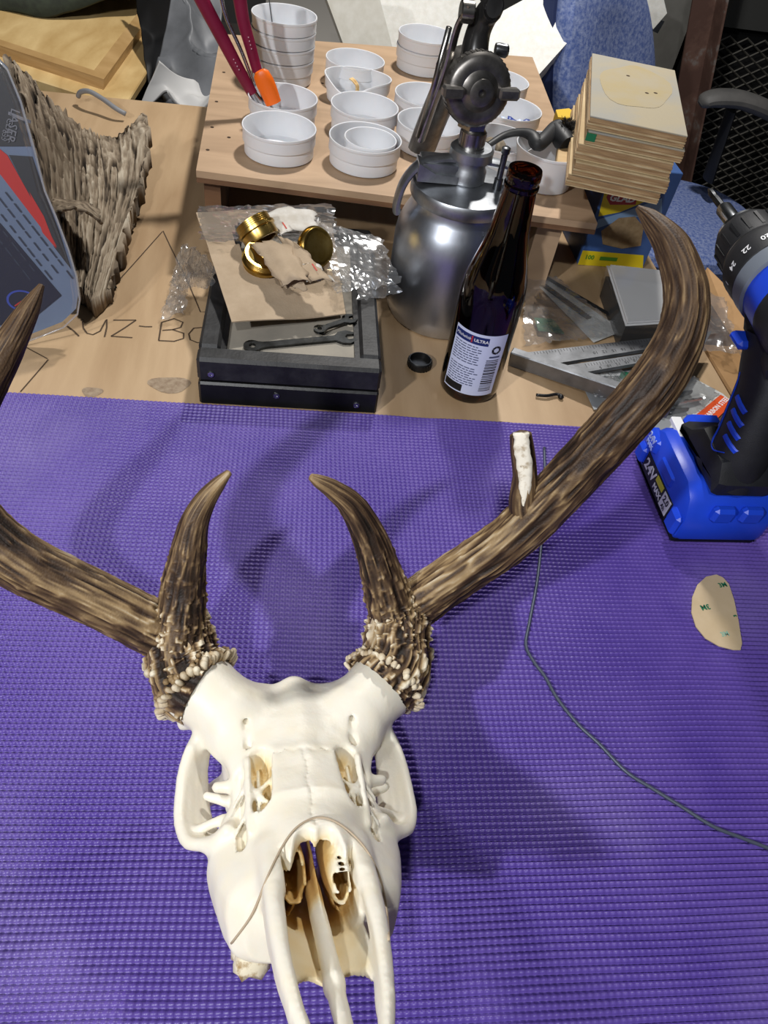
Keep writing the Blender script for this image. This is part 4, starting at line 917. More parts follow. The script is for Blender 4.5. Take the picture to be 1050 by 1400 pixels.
# ================================================================== BARK AND BLISTER PACK ON THE LEFT
def bark_piece():
    C = [[(8, 72, .185), (62, 128, .150), (112, 172, .085), (150, 186, .060), (197, 156, .075)],
         [(28, 125, .170), (80, 178, .120), (118, 212, .068), (155, 214, .050), (203, 190, .058)],
         [(45, 200, .130), (88, 240, .078), (122, 262, .045), (158, 262, .038), (192, 252, .040)],
         [(60, 290, .085), (92, 320, .045), (118, 330, .028), (146, 335, .025), (168, 318, .028)],
         [(75, 360, .045), (95, 388, .026), (112, 402, .020), (128, 408, .020), (147, 398, .018)]]
    Cw = np.array([[at(*q) for q in r] for r in C]); nu, nv = 130, 170
    rows = np.array([spline(r, nu) for r in Cw]); P = np.array([spline(rows[:, j], nv) for j in range(nu)]).transpose(1, 0, 2)
    U, V = np.meshgrid(np.linspace(0, 1, nu), np.linspace(0, 1, nv))
    q = np.stack([U*26+V*2, V*3.5, U*0], -1); rid = 1-np.abs(fbm(q, 3, 3))*1.6; q2 = np.stack([U*70, V*22, U*0], -1); fin = fbm(q2, 3, 8)
    crk = np.clip(1-np.abs(vnoise(np.stack([U*14+V*1.5, V*2.2, U*0+5], -1), 12))*9, 0, 1)
    cross = np.clip(1-np.abs(vnoise(np.stack([U*6, V*14, U*0+2], -1), 14))*7, 0, 1)
    hgt = (.0045*rid+.002*fin)*np.clip(1.15-.7*U, .4, 1)-.006*crk-.002*cross
    e = np.minimum(V, 1-V)*nv < 1.5; P[..., 1] += e*.010*vnoise(P*120, 2); P[..., 2] += hgt
    e2 = np.minimum(U, 1-U)*nu < 1.5; P[..., 0] += e2*.006*vnoise(P*150, 3)
    g = G(); top = P.copy(); thick = np.minimum(.022, P[..., 2]-.002+.0*U); low = P.copy(); low[..., 2] -= np.maximum(thick, .004); low[..., 2] = np.maximum(low[..., 2], .0006)
    low[..., 2] += 0.0
    a, b = P.shape[:2]; N = a*b; f = [(i*b+j, (i+1)*b+j, (i+1)*b+j+1, i*b+j+1) for i in range(a-1) for j in range(b-1)]
    F = f+[tuple(k+N for k in x)[::-1] for x in f]
    for i in range(a-1): F += [(i*b, N+i*b, N+(i+1)*b, (i+1)*b), (i*b+b-1, (i+1)*b+b-1, N+(i+1)*b+b-1, N+i*b+b-1)]
    for j in range(b-1): F += [(j, j+1, N+j+1, N+j), ((a-1)*b+j, N+(a-1)*b+j, N+(a-1)*b+j+1, (a-1)*b+j+1)]
    t = np.clip(.52+.20*rid+.18*fin-.55*crk-.12*cross+.22*(U-.4)+.12*vnoise(np.stack([U*4, V*5, U*0], -1), 5), 0, 1)
    barkm = attrmat('weathered_bark', [(0, '#1d1712'), (.3, '#4b4034'), (.55, '#857663'), (.8, '#aa9c88'), (1, '#c8bda9')], rough=.85, bump=.5, bscale=700)
    bt_ = thing('bark_slab', 'weathered grey slab of tree bark lying behind the clear blister pack', 'bark', at(120, 300, 0))
    obj('slab', g.add(np.concatenate([top.reshape(-1, 3), low.reshape(-1, 3)]), F), barkm, bt_, world=True, smooth=True, attr=np.concatenate([t.ravel(), t.ravel()*.6]))
    # a lifted flake with a hollow below it
    Q = sheet([(70, 268, .078), (128, 278, .064), (142, 306, .064), (72, 292, .092)], 30, 14, lambda u, v, P: .012*np.sin(u*3.1)*v+.002*vnoise(P*200, 4), 0, rag=.004, seed=3)
    obj('lifted_flake', G().grid(Q, .003), barkm, bt_, world=True, smooth=True, attr=np.clip(.5+.3*vnoise(np.concatenate([Q.reshape(-1, 3)]*2)*300, 2), 0, 1))
    pass
bark_piece()

# blister pack standing on its edge, leaning back
BP0 = np.array([-.20, .628, 0.0]); BN = np.array([.10, -.93, .30]); BN /= np.linalg.norm(BN)
bp = thing('blister_pack', 'clear plastic blister pack with dark blue, red and black card leaning on the bark', 'packaging', (-.30, .63, 0))
def bpoly(name, px, m_, off, th=.0006, par=None):
    V = [onp(u, v, BP0+BN*off, BN) for u, v in px]; V = [np.array([p[0], p[1], max(p[2], .002)]) for p in V]; n = len(V); V2 = [p-BN*th for p in V]
    return obj(name, G().add(V+V2, [tuple(range(n)), tuple(range(n, 2*n))[::-1]]+[(i, n+i, n+(i+1) % n, (i+1) % n) for i in range(n)]), m_, par or bp, world=True)
slate = mat('card_slate', '#66758e', '#5b6a84', rough=.5, scale=8); dnavy = mat('card_navy', '#12142c', rough=.4); cblack = mat('card_black', '#26272c', rough=.45); cred = mat('card_red', '#b5251f', rough=.4)
OUT = [(-160, 20), (-20, 60), (10, 92), (28, 135), (45, 195), (60, 255), (75, 290), (92, 335), (103, 372), (107, 402), (104, 422), (85, 440), (60, 450), (20, 465), (-160, 500)]
bpoly('card_front', OUT, slate, .004, .0012)
bpoly('black_panel', [(-160, 20), (-20, 60), (8, 95), (26, 140), (42, 200), (-5, 200), (-160, 120)], cblack, .0048); bpoly('black_panel', [(12, 212), (44, 214), (62, 268), (80, 315), (97, 368), (74, 338), (60, 305)], cblack, .0048)
bpoly('red_stripe', [(-160, 60), (-5, 200), (10, 212), (60, 302), (78, 338), (72, 332), (0, 238), (-160, 130)], cred, .0050)
bpoly('red_stripe', [(40, 262), (60, 296), (77, 340), (58, 318)], cred, .0052)
bpoly('navy_panel', [(-160, 280), (0, 305), (84, 404), (45, 436), (-160, 490)], dnavy, .0050)
def btext(s_, u, v, size, deg, m_):
    o = onp(u, v, BP0+BN*.0058, BN); M = frame(o, BN, (1, .1, 0)) @ rotm('z', math.radians(deg)); obj('print', textg(s_, size, M, .0001), m_, bp, world=True)
pgrey = mat('print_grey', '#6f7078', rough=.5); pdark = mat('print_dark', '#20283c', rough=.5)
btext('1', 25, 160, .026, -110, pgrey); btext('LASER', 17, 172, .010, -110, pgrey); btext('CLASS', 11, 178, .007, -110, pgrey); btext('635', 6, 185, .006, -110, pgrey)
rb = random.Random(5)
for k in range(5):       # printed lines along the slanted slate band
    for t0 in np.arange(0, .92, .13):
        a = np.array([8-k*9, 262+k*7.5]); d = np.array([92, 118]); o1 = a+d*t0; o2 = a+d*(t0+rb.uniform(.07, .115)); nrm = np.array([-1.6, 1.2])
        if o2[1] > 385+0*k: continue
        bpoly('text_line', [tuple(o1), tuple(o2), tuple(o2+nrm), tuple(o1+nrm)], pdark, .0054, .0002)
lo_ = onp(30, 411, BP0+BN*.0058, BN); LM = frame(lo_, BN, (1, .1, 0))
obj('logo_ring', G().lathe([(.0100, 0), (.0118, 0), (.0118, .0003), (.0100, .0003)], 32, LM @ np.diag([1.15, .85, 1, 1]), closed=True), mat('logo_blue', '#2b3f9c', rough=.5), bp, world=True)
for k in range(3): obj('logo_stripe', G().tube([(LM @ np.array([-.007+.003*k, -.005+.0016*k, .0003, 1]))[:3], (LM @ np.array([-.001+.003*k, -.001+.0012*k, .0003, 1]))[:3], (LM @ np.array([.004+.002*k, .001+.0022*k, .0003, 1]))[:3]], .0007, 6), cred, bp, world=True)
bub = film('blister_plastic', rim=.45, gloss=.05, haze=.03)
INN = [(p[0]*1+(4 if p[0] > -100 else 0), p[1]+3) for p in OUT]
V = [onp(u, v, BP0+BN*.0, BN) for u, v in INN]; V3 = [onp(u, v, BP0+BN*.0, BN)+BN*.022 for u, v in [(p[0]-7, p[1]-3 if i > 8 else p[1]) for i, p in enumerate(INN)]]; n = len(V); V = [np.array([p[0], p[1], max(p[2], .001)]) for p in V]; V3 = [np.array([p[0], p[1], max(p[2], .001)]) for p in V3]
obj('blister_shell', G().add(V+V3, [tuple(range(n, 2*n))]+[(i, n+i, n+(i+1) % n, (i+1) % n) for i in range(n)]), bub, bp, world=True)
obj('edge_bead', G().tube([np.maximum(onp(u, v, BP0, BN)+BN*.011, [-9, -9, .002]) for u, v in INN[1:-1]], .0009, 6), film('bead_plastic', rim=.5, gloss=.3, haze=.25), bp, world=True, smooth=True)

# ================================================================== RISER SHELF WITH CUPS
SZ = .100
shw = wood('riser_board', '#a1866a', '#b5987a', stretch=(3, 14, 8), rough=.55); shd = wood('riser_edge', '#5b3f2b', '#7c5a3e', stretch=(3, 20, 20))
sh = thing('riser_shelf', 'low plywood riser shelf carrying the white cups', 'shelf', (.13, 1.0, 0))
fl, fr_, bl_, br_ = at(268, 233, SZ), at(817, 306, SZ), np.array([-.098, 1.245, SZ]), at(728, 78, SZ)
q4 = [tuple(p[:2]) for p in (fl, fr_, br_, bl_)]
obj('shelf_board', G().prism(q4, SZ-.013, SZ), shw, sh, world=True)
def vpanel(a, b, z0, z1, th):
    a, b = np.array(a[:2]), np.array(b[:2]); d = (b-a)/np.linalg.norm(b-a); n = np.array([-d[1], d[0]])*th
    return G().prism([tuple(a), tuple(b), tuple(b+n), tuple(a+n)], z0, z1)
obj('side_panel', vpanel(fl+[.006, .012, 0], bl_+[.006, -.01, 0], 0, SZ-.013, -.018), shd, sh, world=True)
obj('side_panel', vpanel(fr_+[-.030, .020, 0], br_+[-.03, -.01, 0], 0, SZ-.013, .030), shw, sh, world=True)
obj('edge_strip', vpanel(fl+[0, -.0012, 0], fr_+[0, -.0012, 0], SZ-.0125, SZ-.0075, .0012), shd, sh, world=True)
for (u, v) in ((306, 99), (296, 139), (290, 174), (313, 188), (284, 205), (388, 108), (441, 114), (700, 250)):
    p = at(u, v, SZ); obj('nail_hole', G().lathe([(.0022, .0001), (.0022, .0003), (0, .0003)], 8, trm(p[0], p[1], SZ)), mat('hole_dark', '#3a2a1c', rough=.9), sh, world=True)
wpl = mat('cup_plastic', '#d6d7da', rough=.33, sss=.15, spec=.5)
def cup_mesh(r, hgt, taper, ridge=True, oval=0, n=56):
    rt, rb = r, r*taper; m = (rt+rb)/2
    out_ = [(0, .0), (rb*.93, 0), (rb, .0015), (rb, .002)]
    if ridge: out_ += [(m*.975, hgt*.47), (m*.972, hgt*.485), (m*1.02, hgt*.505), (m*1.02, hgt*.53)]
    out_ += [(rt*.985, hgt-.0035), (rt*1.0, hgt-.003), (rt*1.008, hgt-.0016), (rt, hgt), (rt-.0012, hgt-.0002), (rt*.985-.0016, hgt-.004), (rb-.0016, .0036), (rb*.85, .0020), (0, .0020)]
    g = G().lathe(out_, n); v = g.v[0]
    if oval:
        k = v[:, 2]/hgt; a = np.arctan2(v[:, 1], v[:, 0]); v[:, 1] *= 1-oval*k*.55; v[:, 2] -= k*oval*.030*np.exp(-((a+1.9)/.6)**2); v[:, 0] *= 1+oval*k*.12
    return g
def cup(u, v, label, base=SZ, r=.0415, hgt=.030, n=1, taper=.95, oval=0, group='white plastic cups on the riser', tilt=0, xy=None, ridge=True):
    c = xy if xy is not None else at(u, v, base+hgt+(n-1)*.0155); out_ = []
    for k in range(n):
        z = base+k*.0157
        o = obj('plastic_cup', cup_mesh(r*(1+.001*k), hgt, taper if n == 1 else .93, ridge, oval), wpl, smooth='auto', cat='cup', group=group, label=label if isinstance(label, str) else label[k])
        o.location = (c[0]+.0006*k, c[1], z); o.rotation_euler = (tilt, 0, .4*k+u)
    return c
st = 'white plastic cup in the tall back left stack, %s'
cup(387, 19, [st % s_ for s_ in ('lowest of four', 'second from the bottom', 'third from the bottom', 'topmost of four')], n=4)
c2 = cup(387, 131, 'white plastic cup holding the maroon pliers and orange knife'); cup(382, 172, 'white plastic cup at the front left corner of the riser')
cup(486, 80, 'rearmost white plastic cup right of the tall stack', r=.040); c5 = cup(490, 103, 'squeezed oval white cup with wood shavings inside', oval=.5); cup(499, 143, 'empty white plastic cup behind the cup that holds a smaller cup'); c7 = cup(500, 187, 'white plastic cup at the front with a smaller cup inside it')
cup(0, 0, 'small white cup sitting inside the front middle cup', xy=c7+np.array([.006, .002, 0]), base=SZ+.0025, r=.030, hgt=.026, taper=.9, ridge=False)
st = 'white plastic cup in the rear stack behind the spray gun, %s'
cup(584, 46, [st % s_ for s_ in ('lower one', 'upper one')], n=2); cup(584, 129, 'white plastic cup left of the spray gun, nearer the rear stack'); cup(590, 166, 'white plastic cup just left of the spray gun coupling')
cup(683, 108, 'white plastic cup right behind the spray gun nozzle'); c12 = cup(698, 147, 'white plastic cup holding a blue striped scrap'); c13 = cup(684, 188, 'white plastic cup holding tan bark bits under the brush')
cup(0, 0, 'taller white tapered cup behind the bottle neck', xy=at(740, 250, SZ), r=.041, hgt=.043, taper=.80, ridge=False)
# bits in the cups
tanm = mat('tan_shaving', '#c9a46c', '#e0c591', rough=.7, scale=90); ora = mat('yellow_scrap', '#d9b341', rough=.6)
def scrap(name, c, off, size, m_, label, seed, cat='scrap', up=.01):
    P = np.array([[((u-.5)*size[0], (v-.5)*size[1], .3*size[0]*math.sin(u*3)+.002*math.sin(v*7+seed)) for u in np.linspace(0, 1, 12)] for v in np.linspace(0, 1, 8)])
    P += .0012*vnoise(P*300+seed, seed)[..., None]; M = trm(c[0]+off[0], c[1]+off[1], SZ+up) @ rotm('z', seed*1.3) @ rotm('y', off[2])
    P = (P.reshape(-1, 3) @ M[:3, :3].T+M[:3, 3]).reshape(P.shape)
    obj(name, G().grid(P, .0012), m_, label=label, cat=cat, smooth=True)
scrap('wood_shaving', c5, (-.006, .004, -1.0), (.020, .008), tanm, 'curled wood shaving standing in the oval white cup', 2, 'shaving', .014); scrap('yellow_scrap', c5, (.018, -.006, .3), (.012, .008), ora, 'small yellow scrap in the oval white cup', 3, up=.010)
scrap('bark_bit', c13, (-.012, .0, -.9), (.024, .014), mat('bark_bit', '#8f8371', '#6f6454', rough=.85, scale=120), 'tan bark bit standing in the cup under the brush', 4, 'bark', .018)
scrap('bark_bit', c13, (.004, .006, -.5), (.020, .012), MATS['bark_bit'], 'flatter bark bit beside the standing one in the cup', 6, 'bark', .013)
scr = [scrap('blue_scrap', c12, (-.004+.009*k, -.002, .2), (.007, .030), mat('blue_plastic', '#2b3f86', rough=.4) if k % 2 == 0 else mat('pale_plastic', '#b9c4da', rough=.4), 'blue plastic strip in the white cup, %s' % ('left one' if k == 0 else 'right one') if k % 2 == 0 else 'pale plastic strip between the blue strips in the cup', 1, 'strip', .012+.001*k) for k in range(3)]
# pliers and knife standing in the second cup
yc = c2[1]+.004
def pl(u, v, dy=0): return onp(u, v, (0, yc+dy, 0), (0, 1, 0))
mar = mat('maroon_grip', '#6d1230', '#7a1838', rough=.35, scale=20)
pr = thing('pliers', 'long pliers with maroon handles standing in a white cup', 'pliers', (c2[0]-.015, yc, SZ+.003))
h1 = spline([pl(252, -50), pl(272, -8), pl(300, 45), pl(328, 98), pl(345, 128)], 30); h2 = spline([pl(318, -50, .012), pl(327, -6, .012), pl(333, 30, .012), pl(343, 66, .010), pl(352, 98, .006)], 30)
h1o = obj('handle', G().tube(h1, np.interp(np.linspace(0, 1, 30), [0, .5, 1], [.0085, .0078, .0065]), 14, sq=(1.0, .7)), mar, pr, world=True, smooth='auto'); h2o = obj('handle', G().tube(h2, np.interp(np.linspace(0, 1, 30), [0, .5, 1], [.008, .0072, .006]), 14, sq=(1.0, .7)), mar, pr, world=True, smooth='auto')
pt = mat('grip_print', '#b98a95', rough=.5)
for hh, par in ((h1, h1o), (h2, h2o)):
    d = hh[26]-hh[14]; obj('print', textg('PLIERS' if False else '\u2022 \u2022 \u2022 \u2022', .006, frame(hh[20]+np.array([.001, -.0062, .001]), (0, -1, .25), d), .0002), pt, par, world=True)
pv = pl(356, 142); tipj = np.array([pv[0]+.006, pv[1], SZ+.004])
obj('shank', G().tube([h1[-1]-(h1[-1]-h1[-2])*2, (h1[-1]+pv)/2, pv, tipj], [.005, .0055, .006, .003], 10, sq=(1, .7)), steel, pr, world=True, smooth='auto'); obj('shank', G().tube([h2[-1]-(h2[-1]-h2[-2])*2, pv+[.004, .006, .012], pv+[.006, .006, -.004], tipj+[.006, .004, 0]], [.0048, .0052, .0055, .003], 10, sq=(1, .7)), steel, pr, world=True, smooth='auto')
obj('spring_bar', G().tube(spline([pl(298, -30, .008), pl(308, 20, .008), pl(330, 70, .008), pl(348, 118, .008)], 20), .0022, 8), steel, pr, world=True, smooth=True)
kn_ = thing('craft_knife', 'orange plastic craft knife handle standing in the cup with the pliers', 'knife', (c2[0]-.008, c2[1]-.012, SZ+.003))
kp = [onp(u, v, (0, c2[1]-.014, 0), (0, 1, 0)) for u, v in ((355, 97), (357, 101), (362, 112), (368, 126), (374, 141))]
obj('handle', G().tube(kp, [.006, .0095, .0110, .0105, .0095], 16, sq=(1, .55)), mat('orange_plastic', '#ee6a12', rough=.4), kn_, world=True, smooth='auto'); obj('blade', G().tube([kp[-1], kp[-1]+[.004, .002, -.012], np.array([kp[-1][0]+.006, kp[-1][1]+.003, SZ+.004])], [.006, .005, .0012], 8, sq=(1, .2)), steel, kn_, world=True, smooth='auto')
obj('thin_wire', G().tube(spline([(onp(u, v, (0, c2[1]+.17, 0), (0, 1, 0))) for u, v in ((365, -60), (366, -20), (369, 8), (372, 30))], 20), .0007, 6), dsteel, label='thin steel wire standing in the tall cup stack', cat='wire', smooth=True)

# ------------------------------------------------------------------ bent wire brush lying over the cups
br = thing('wire_brush', 'black bent brush with worn bristles leaning over the cup rims', 'brush', at(720, 195, SZ+.030))
bh = spline([at(668, 198, .132), at(690, 185, .140), at(712, 181, .146), at(728, 186, .147), at(735, 197, .143), at(745, 190, .146), at(758, 176, .150), at(766, 172, .152)], 40)
obj('handle', G().tube(bh, np.interp(np.linspace(0, 1, 40), [0, .3, .5, 1], [.004, .0055, .0085, .0085]), 10, sq=(.8, 1)), mat('brush_black', '#2a2b2d', rough=.5), br, world=True, smooth='auto')
obj('ferrule', G().tube([at(760, 177, .149), at(769, 190, .146), at(776, 198, .144)], [.010, .012, .010], 12), MATS['brush_black'], br, world=True, smooth='auto')
bc = at(773, 178, .152); g = G(); rb_ = random.Random(9)
for k in range(340):
    d = np.array([rb_.gauss(.25, .55), rb_.gauss(-.1, .5), rb_.gauss(.55, .5)]); d /= np.linalg.norm(d); l_ = rb_.uniform(.009, .0155)
    g.tube([bc, bc+d*l_*.6, bc+d*l_+np.array([rb_.gauss(0, .001) for _ in range(3)])], [.0004, .0004, .0003], 3)
obj('bristles', g, mat('bristle', '#221f1d', '#3a3632', rough=.6, scale=200), br, world=True, kind='stuff')

# ------------------------------------------------------------------ boxes and boards at the right of the riser
gx0, gx1, gy = .383, .474, .848; GZ = .128
gb = thing('bag_box', 'yellow and blue carton of storage bags under the stack of boards', 'box', ((gx0+gx1)/2, gy+.05, 0))
obj('carton', G().box(gx0, gx1, gy, gy+.105, 0, GZ, bev=.0008), mat('carton_blue', '#3f5f97', '#38568c', rough=.45, scale=9), gb, world=True)
def gpoly(name, px, m_, off): 
    V = [onp(u, v, (0, gy-off, 0), (0, 1, 0)) for u, v in px]; V = [np.array([min(max(p[0], gx0), gx1), p[1], min(max(p[2], .0005), GZ-.0005)]) for p in V]
    return obj(name, G().add(V, [tuple(range(len(V)))]), m_, gb, world=True)
gyel = mat('carton_yellow', '#d8c01f', rough=.45); gpoly('yellow_top', [(818, 250), (905, 262), (898, 268), (872, 280), (848, 290), (818, 296)], gyel, .0006); gpoly('yellow_foot', [(780, 341), (880, 349), (875, 380), (780, 372)], gyel, .0006)
gpoly('sky_band', [(818, 300), (850, 291), (905, 271), (905, 292), (850, 300), (812, 314)], mat('carton_sky', '#7f9fc4', rough=.45), .0006); gpoly('bag_picture', [(822, 316), (846, 298), (868, 296), (880, 310), (876, 336), (850, 340), (824, 334)], mat('carton_tan', '#8d7656', '#a58e6c', rough=.5, scale=120), .0008)
gpoly('brand_tag', [(829, 270), (833, 261), (868, 263), (872, 266), (869, 280), (834, 280)], mat('carton_red', '#a51f2c', rough=.4), .0012)
gp = onp(851, 271.5, (0, gy-.0016, 0), (0, 1, 0)); obj('brand_text', textg('GLAD', .0125, trm(*gp) @ rotm('x', math.pi/2) @ rotm('y', 0), .0003, shear=.15, bold=.0004), wht, gb, world=True)
gp = onp(806, 352, (0, gy-.0012, 0), (0, 1, 0)); obj('count_text', textg('100', .0085, trm(*gp) @ rotm('x', math.pi/2), .0002, bold=.0002), mat('carton_green', '#4f8a2a', rough=.5), gb, world=True)
gp = onp(832, 354, (0, gy-.0012, 0), (0, 1, 0)); obj('count_line', G().box(-.012, .012, -.0002, 0, -.0025, .0025, M=trm(*gp)), MATS['carton_green'], gb, world=True)
# boards
greyp = mat('grey_primer', '#97948b', '#a39880', rough=.7, scale=9, lo=.42, hi=.6, bump=.2, bscale=200); bedge = wood('board_plies', '#8d6f4c', '#b89a72', stretch=(6, 6, 90)); tanb = wood('tan_board', '#ac946d', '#c5b08a', stretch=(16, 3, 60))
TOPC = [at(793, 67, .210), at(907, 92, .210), at(957, 190, .210), at(830, 165, .210)]
ctr = sum(TOPC)/4; yv = (TOPC[0]+TOPC[1]-TOPC[2]-TOPC[3])/2; xv = (TOPC[1]+TOPC[2]-TOPC[0]-TOPC[3])/2; ang = math.atan2(xv[1], xv[0]); bL = np.linalg.norm(yv)/2*.96; bW = np.linalg.norm(xv)/2*1.02
z = .210; names = [('painted plywood board, topmost of the stack, grey with a tan worn patch', .013, 0, 0, greyp), ('second board from the top of the stack with green corner tape', .013, .001, -.003, greyp), ('third board from the top of the stack, bare plywood', .016, -.003, -.004, tanb), ('fourth board from the top of the stack, bare plywood', .014, -.004, -.008, tanb), ('lowest of the five stacked boards, bare plywood', .013, -.006, -.005, tanb)]
for i, (lb, th_, ox, oy, mm_) in enumerate(names):
    t = thing('plywood_board', lb, 'board', (ctr[0]+ox, ctr[1]+oy, z-th_), ang+.015*math.sin(i*2.3), group='stack of square boards')
    obj('core', G().box(-bW+.0003, bW-.0003, -bL+.0003, bL-.0003, .0003, th_-.0018), bedge, t)
    obj('face', G().box(-bW, bW, -bL, bL, th_-.0018, th_-.0002, bev=.0004), mm_, t); obj('face', G().box(-bW, bW, -bL, bL, .0001, .0012), tanb, t)
    nply = 3
    for k in range(nply): zz = .002+(th_-.005)*k/nply; obj('ply', G().box(-bW-.0004, bW+.0004, -bL-.0004, bL+.0004, zz, zz+(th_-.005)/nply*.55), tanb if k % 2 else bedge, t)
    if i == 0:
        n_ = 30; th2 = np.linspace(0, 2*math.pi, n_, endpoint=False); rr = 1+.10*np.sin(2*th2+.5)+.05*np.sin(5*th2)
        obj('worn_patch', G().add([(bW*.78*r*math.cos(a), bL*.70*r*math.sin(a)+.016, th_+.00005) for a, r in zip(th2, rr)], [tuple(range(n_))]), mat('tan_worn', '#a5956f', '#a39880', rough=.65, scale=25), t)
        for (a, b) in ((-.008, .045), (.012, .0), (.022, .006)): obj('dent', G().lathe([(.0024, .0001), (.0020, .0002), (0, .0002)], 8, trm(a, b, th_)), MATS['hole_dark'], t)
    if i == 1: obj('corner_tape', G().box(-bW-.0008, -bW+.009, -bL-.0008, -bL+.003, .0035, .0110), mat('green_tape', '#1d6a45', rough=.5), t)
    z -= th_+.0002
bz = z
wb = thing('wood_block', 'pale wooden block between the stacked boards and the carton', 'block', (ctr[0]-.016, ctr[1]-.004, GZ+.0002), ang)
obj('block', G().box(-bW*1.02, bW*.80, -bL*.40, bL*.7, 0, bz-GZ-.0004, bev=.001), wood('pale_block', '#b4966b', '#c7ab80', stretch=(4, 20, 20)), wb)
obj('tag', G().box(bW*.5, bW*.72, -bL*.40-.001, -bL*.40, .002, .008), wht, wb)
obj('sponge_corner', G().add(np.concatenate([np.array([at(u, v, .135) for u, v in ((760, 150), (778, 148), (790, 156), (780, 162), (763, 160))]), np.array([at(u, v, .135)-[0, 0, .034] for u, v in ((760, 150), (778, 148), (790, 156), (780, 162), (763, 160))])]), [(0, 1, 2, 3, 4), (9, 8, 7, 6, 5)]+[(i, 5+i, 5+(i+1) % 5, (i+1) % 5) for i in range(5)]), mat('yellow_foam', '#d6b23a', rough=.8), label='small yellow foam piece beside the stacked boards', cat='foam')

# ------------------------------------------------------------------ speed square and packs in front of it
A_ = at(701, 486, .008); B_ = at(972, 455, .030); ABv = B_-A_; Ls = np.linalg.norm(ABv); ex = ABv/Ls; ey = np.array([0, 0, 1.])-ex*ex[2]; tt = np.cross(np.array([0, 0, 1.]), ex); tt /= np.linalg.norm(tt); nz_ = np.cross(ex, tt)
SM = np.eye(4); SM[:3, 0] = ex; SM[:3, 1] = tt; SM[:3, 2] = nz_; SM[:3, 3] = A_
sq = thing('speed_square', 'grey aluminium triangular speed square lying on the blade packs', 'square', M=SM)
hl = Ls*.5; cm = mat('square_aluminium', '#84868a', '#6b6d70', rough=.42, metal=.85, scale=40, bump=.1)
cxs = Ls*.56; cys = -Ls*.46
tri = [(0, 0), (Ls, 0), (cxs, cys)]
def lerp(a, b, t): return (a[0]+(b[0]-a[0])*t, a[1]+(b[1]-a[1])*t)
slot1 = [(Ls*.14, -.0240), (Ls*.66, -.0170), (Ls*.70, -.0200), (Ls*.68, -.0235), (Ls*.18, -.0290)]
slot2 = [(Ls*.28, -.0430), (Ls*.62, -.0370), (Ls*.66, -.0400), (cxs*1.02, cys*.74), (cxs*.94, cys*.78)]
obj('blade', G().plate(tri, [slot1, slot2], -.0022, .0022), cm, sq)
fd = np.array([cxs, cys]); fl_ = np.linalg.norm(fd); fa = math.atan2(fd[1], fd[0])
obj('fence', G().box(-.001, fl_, -.010, .0012, -.0075, .0105, M=rotm('z', fa), bev=.001), cm, sq)
tick = mat('square_ink', '#2c2d2f', rough=.6)
for k in range(56):
    x = Ls*(.10+.80*k/56); ln = .009 if k % 8 == 0 else .0062 if k % 4 == 0 else .004
    obj('tick', G().box(x-.0002, x+.0002, -.001-ln, -.001, .0022, .0024), tick, sq)
for k in range(30):
    x = Ls*(.30+.42*k/30); ln = .006 if k % 5 == 0 else .004; yb = -.0300+.0085*(x/Ls-.3); obj('tick', G().box(x-.0002, x+.0002, yb-ln, yb, .0022, .0024), tick, sq)
for k, s_ in enumerate(('10', '12', '15', '16', '18', '20', '24', '30', '20', '10')): obj('number', textg(s_, .0062, trm(Ls*(.38+.046*k), -.0135, .0023) @ rotm('z', math.pi), .0001), tick, sq)
for k, s_ in enumerate(('5', '10', '12', '15', '18', '24', '30')): obj('number', textg(s_, .0058, trm(Ls*(.36+.045*k), -.0385+.004*k*.3, .0023) @ rotm('z', math.pi), .0001), tick, sq)
def serrated(p0, p1, wd, z, teeth, par, m_, name='blade', side=1):
    p0, p1 = np.array(p0[:2]), np.array(p1[:2]); L = np.linalg.norm(p1-p0); a = math.atan2(*(p1-p0)[::-1]); top_ = []
    for k in range(teeth): top_ += [(L*k/teeth, 0), (L*(k+.7)/teeth, side*-wd*.22)]
    poly = [(0, side*wd*.8), (L, side*wd*.8), (L, 0)]+top_[::-1]
    obj(name, G().prism(poly if side < 0 else poly[::-1], 0, .0009, trm(p0[0], p0[1], z) @ rotm('z', a)), m_, par, world=True)
grn = mat('pack_green', '#1f6b4a', rough=.5); wcard = mat('pack_white', '#c9cbc9', rough=.6); bsteel = mat('blade_steel', '#3c3f42', '#55585b', rough=.35, metal=.9, scale=60)
p1 = thing('blade_pack', 'clear bag of saw blades with green print lying behind the square', 'packaging', at(780, 425, 0))
P = sheet([(728, 382, .004), (752, 384, .004), (852, 452, .004), (812, 468, .004)], 10, 6, lambda u, v, P: 0*u, 0); obj('card_strip', G().grid(P, .0006), wcard, p1, world=True)
serrated(at(732, 386), at(806, 440), .009, .0055, 26, p1, bsteel, side=-1); serrated(at(738, 384), at(845, 447), .006, .0068, 34, p1, bsteel, side=1)
P = sheet([(730, 434, .006), (756, 436, .006), (772, 456, .006), (736, 452, .006)], 6, 6, lambda u, v, P: 0*u, 0); obj('green_print', G().grid(P, .0005), grn, p1, world=True)
filmobj('bag_film', [(716, 378, .012), (760, 380, .012), (856, 455, .011), (716, 474, .012)], .0025, 41, freq=45, parent=p1)
p2 = thing('blade_pack', 'clear pack of small blades with green handle under the square', 'packaging', at(860, 530, 0))
P = sheet([(790, 512, .002), (905, 500, .002), (925, 545, .002), (812, 560, .002)], 8, 6, lambda u, v, P: 0*u, 0); obj('card', G().grid(P, .0006), mat('pack_grey', '#9a9d9f', rough=.5), p2, world=True)
obj('green_handle', G().tube([at(848, 512, .006), at(862, 516, .007), at(882, 524, .006)], [.004, .006, .003], 10, sq=(1, .6)), grn, p2, world=True, smooth=True); obj('blade', G().tube([at(880, 523, .006), at(915, 540, .005)], [.003, .002], 6, sq=(1, .3)), bsteel, p2, world=True)
